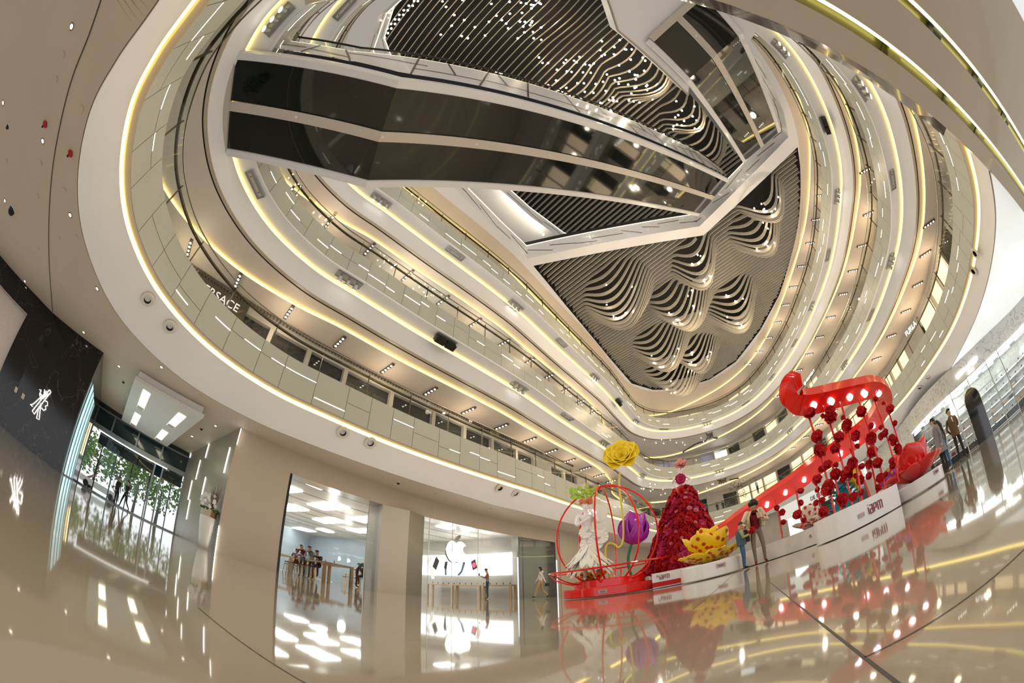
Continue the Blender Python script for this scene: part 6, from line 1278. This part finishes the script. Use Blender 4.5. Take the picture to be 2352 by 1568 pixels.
wm = atd(1352, 1300, 11.1); wm.z = .5; WG = empty('paper_gown_mannequin', wm, 'white mannequin in a pleated white paper gown inside the red cage', 'mannequin'); fw = toward(wm)
hd_ = atd(1346, 1158, 11.1); wpt = atd(1352, 1240, 11.1); sh2 = V3(hd_.x - wm.x, hd_.y - wm.y)
P, J = figure('x', (0, 0, 0), (0, 1), dict(lel=(-.24, .12, 1.18), lwr=(-.12, .12, 1.42), lhd=(-.08, .12, 1.50), rel=(.22, .16, 1.16), rwr=(.0, .26, 1.24), rhd=(-.08, .24, 1.30)), [M_manq, M_manq, M_manq], 1.7, 'none', skin=M_manq)
b0 = P.children[0]; b0.parent = WG; b0.name = 'figure'; f_z = (hd_.z - .5) / 1.62; b0.scale = (f_z * .95, f_z * .95, f_z); b0.rotation_euler.z = atan2(fw.y, fw.x) - pi / 2; b0.location = sh2 * .5 + V3(0, 0, 0); bpy.data.objects.remove(P)
wz = wpt.z - .5; rr = random.Random(77); ctr0 = sh2 * .5
M_pl2 = mat('cream_pleats', (.82, .76, .62), .6)
for i in range(54):
    a_ = i * 2.39996; k = (i % 9) / 9; L = wz * (.75 + .25 * rr.random()) * (.95 - .25 * k); mb = MB(); d = V3(cos(a_), sin(a_)); s__ = V3(-sin(a_), cos(a_)); rows = []
    for v in range(7):
        t = v / 6; w_ = .02 + .13 * sin(pi * min(1, .12 + t * .8)) * (1 - .8 * max(0, t - .8) / .2); c = d * (.10 + .62 * t ** 1.5 * (.8 + .4 * rr.random() * .3)) + V3(0, 0, wz - L * t * (1 - .0)) + ctr0
        rows.append([tuple(c + s__ * w_ * u + d * (.02 * (1 if j % 2 else -1))) for j, u in enumerate((-1, -.66, -.33, 0, .33, .66, 1))])
    mb.grid(rows); mb.build('pleated_leaf', M_pl2 if i % 4 == 0 else M_paper, WG)
for j, (px, r_) in enumerate((((1356, 1230), .26), ((1375, 1225), .24), ((1352, 1250), .24), ((1368, 1245), .22), ((1345, 1222), .18), ((1381, 1232), .2))):
    c = atd(*px, 10.98 - .02 * j) - wm; mb = MB(); n_ = 22; a0 = rr.uniform(0, 6); ctrp = mb.v.append(tuple(c)); X = V3(-fw.y, fw.x)
    ring_ = [tuple(c + (X * cos(a0 + t * 2 * pi / n_) + V3(0, 0, 1) * sin(a0 + t * 2 * pi / n_)) * r_ + fw * (.035 if t % 2 else .0)) for t in range(n_)]; mb.v += ring_
    for t in range(n_ - 3): mb.f.append((0, 1 + t, 2 + t)); mb.mi.append(0)
    mb.build('pleated_fan', M_paper, WG)
X = V3(-fw.y, fw.x)
mb = MB(); hc = hd_ - wm
for i in range(70): a_ = rr.uniform(0, 2 * pi); mb.sphere(tuple(hc + V3(0, 0, .08 + rr.uniform(-.05, .07)) + X * cos(a_) * .17 + fw * (sin(a_) * .13)), .035, 6, 4)
mb.build('orange_curls', mat('coral_curls', (.70, .22, .12), .7), WG, kind='stuff'); mb = MB()
for i in range(70):
    c = hc + V3(0, 0, .22 + rr.uniform(0, .32)) + X * rr.uniform(-.42, .38) + fw * rr.uniform(-.1, .1); r_ = .05; mb.poly([tuple(c + X * cos(t * pi / 3) * r_ + V3(0, 0, 1) * sin(t * pi / 3) * r_) for t in range(6)])
mb.build('leaf_headdress', mat('lime_leaves', (.42, .62, .08), .5), WG, kind='stuff')
c = hc + X * -.0 - fw * .12 + V3(0, 0, -.05); c = (atd(1373, 1180, 11.25) - wm); mb = MB(); mb.lathe([(0, .012), (.25, .012), (.28, 0), (.25, -.012), (0, -.012)], c, 30, 0, (X, V3(0, 0, 1), fw)); mb.build('round_collar', M_paper, WG)
mb = MB(); mb.lathe([(0, .02), (.10, .02)], c + X * -.14 + V3(0, 0, .05), 8, 0, (X, V3(0, 0, 1), fw)); mb.build('lit_patch', mat('violet_patch', (.9, .8, 1), .4, emit=2), WG)
# yellow rose on curved stem, purple tulip
YR = empty('yellow_rose_sculpture', V3(*(atd(1401, 1330, 11.0)[:2]), .5), 'giant yellow rose on a curved yellow stem rising through the red cage', 'flower sculpture'); yo = YR.location.copy()
pp = [atd(*p, 11.0) - yo for p in ((1401, 1328), (1397, 1300), (1391, 1275), (1392, 1255), (1400, 1247), (1412, 1250), (1420, 1257), (1428, 1250), (1432, 1230), (1431, 1190), (1426, 1150), (1422, 1110), (1424, 1085))]; pp[0].z = 0
mb = MB(); mb.tube([Vector(p) for p in catmull([tuple(p) for p in pp], 4)], .03, 8); mb.build('stem', M_ystem, YR, smooth=True)
yc2 = atd(1431, 1056, 11.0) - yo; vf = toward(yo); 
for li, (n, s_, a0, a1) in enumerate(((6, 1.0, .5, 1.75), (6, .92, .35, 1.45), (5, .78, .2, 1.15), (4, .62, .1, .9), (3, .45, 0, .55), (2, .3, -.05, .3))):
    for k in range(n):
        mb = MB(); petal(mb, (0, 0, 0), 2 * pi * k / n + li * .55, .62 * s_, .34 * s_, a0, a1, .5, base=.03, nu=9, nv=9, ruf=.02); o = mb.build('petal', M_yrose, YR, smooth=True); so = o.modifiers.new('t', 'SOLIDIFY'); so.thickness = .02
        o.location = yc2 - vf * .1; o.rotation_euler = facing(vf * .95 + V3(0, 0, .42) + V3(-vf.y, vf.x) * -.15)
TP = empty('purple_tulip_sculpture', V3(*(atd(1448, 1324, 11.3)[:2]), .5), 'giant glossy purple tulip on a dark green stem beside the cage hoops', 'flower sculpture'); to = TP.location.copy()
pp = [atd(*p, 11.3) - to for p in ((1450, 1322), (1444, 1300), (1443, 1278), (1450, 1250))]; pp[0].z = 0; mb = MB(); mb.tube([Vector(p) for p in catmull([tuple(p) for p in pp], 4)], .04, 8); mb.build('stem', M_green, TP, smooth=True)
tcn = atd(1452, 1250, 11.3) - to
for n, L, Wd, a0, a1, off in ((3, 1.08, .46, .95, -.48, .2), (3, .98, .44, .8, -.42, 1.25)):
    for k in range(n):
        mb = MB(); petal(mb, (0, 0, 0), 2 * pi * k / n + off, L, Wd, a0, a1, .42, base=.02, nu=12, nv=12, pw=.75); o = mb.build('petal', M_purple, TP, smooth=True); so = o.modifiers.new('t', 'SOLIDIFY'); so.thickness = .02; o.location = tcn; o.rotation_euler = facing(V3(0, 0, 1) + V3(-vf.y, vf.x) * .22)
point('tulip_glow', tuple(atd(1450, 1225, 11.3) + V3(0, 0, .1)), 8, (.9, .5, 1), .05)
# small yellow spotted bowl behind the gown, teal gown figure, red curled rods
q_ = atd(1360, 1325, 12.0); lotus('lotus_sculpture', (q_.x, q_.y, .5), [(7, .5, .2, 1.2, .7, .2, .5, .1)], M_yel, 'low yellow lotus with red dots behind the white gown inside the cage', DOT[:6], M_dot, 11)
q_ = flat((1945, 1185), 9.0); TG = empty('teal_gown', (q_.x, q_.y, .43), 'teal layered paper gown behind the red rose poles', 'mannequin'); rr = random.Random(9)
for i in range(46):
    k = i / 46; a_ = i * 2.4; r = .08 + .22 * (1 - k); c = V3(cos(a_) * r, sin(a_) * r, .06 + .6 * k); mb = MB(); petal(mb, tuple(c), a_, .16, .09, .9, 1.9, .4, nu=4, nv=4); mb.build('paper_leaf', M_teal, TG)
mb = MB(); mb.lathe([(.30, 0), (.2, .3), (.09, .62), (.05, .7), (0, .72)], (0, 0, 0), 14); mb.build('gown_core', M_teal, TG)
obj('bouquet_rose', rmesh[1], boy.matrix_basis @ Vector((0, .42, 1.22)), facing(toward(boy.location) + V3(0, 0, .4)), None, .13, 'red flower held by the boy in denim', 'flower')
# ================================================================ far bend: decorative grooves, small bulbs
M_groove2 = mat('groove_brown', (.10, .07, .045), .5)
K6 = lambda p: (1500 + p[0] / 6.03, 980 + p[1] / 6.03)
tn = 100
for z, lines in ((18.06, [[(735, 95), (760, 130), (745, 180)], [(765, 100), (785, 130), (775, 170)], [(790, 90), (805, 125), (800, 160)], [(815, 75), (820, 110), (832, 150), (870, 158)], [(735, 195), (600, 235), (430, 340), (300, 430), (230, 490)], [(870, 158), (1080, 108), (1300, 97), (1400, 115), (1440, 150)]]),
                 (11.36, [[(895, 735), (925, 755), (915, 790)], [(935, 735), (950, 760), (945, 782)], [(965, 735), (978, 755), (975, 775)], [(1005, 710), (1000, 740), (1015, 765)], [(1060, 735), (1300, 692), (1500, 697), (1590, 730), (1612, 775)]])):
    for l in lines:
        mb = MB(); mb.tube([tuple(atz(*K6(p), z)) for p in catmull(l, 4)], .09, 5); struct(mb, 'trim_%d' % tn, M_groove2); tn += 1
tiny = MB(); tiny.sphere((0, 0, 0), .05, 6, 4); tm = tiny.mesh('bulb', M_lens); rq = random.Random(31)
for i in range(46):
    k = i % 3; z = (11.3, 18.0, 11.3)[k]; p = atz(rq.uniform(1470, 1720), (1128, 1012, 1118)[k] + rq.uniform(-8, 10), z); 
    o = bpy.data.objects.new('pinhole_lamp', tm); COL.objects.link(o); o.location = p; tag(o, 'tiny pinhole lamp in the far bend ceiling', 'downlight', 'tiny lamps in the far bend ceilings')
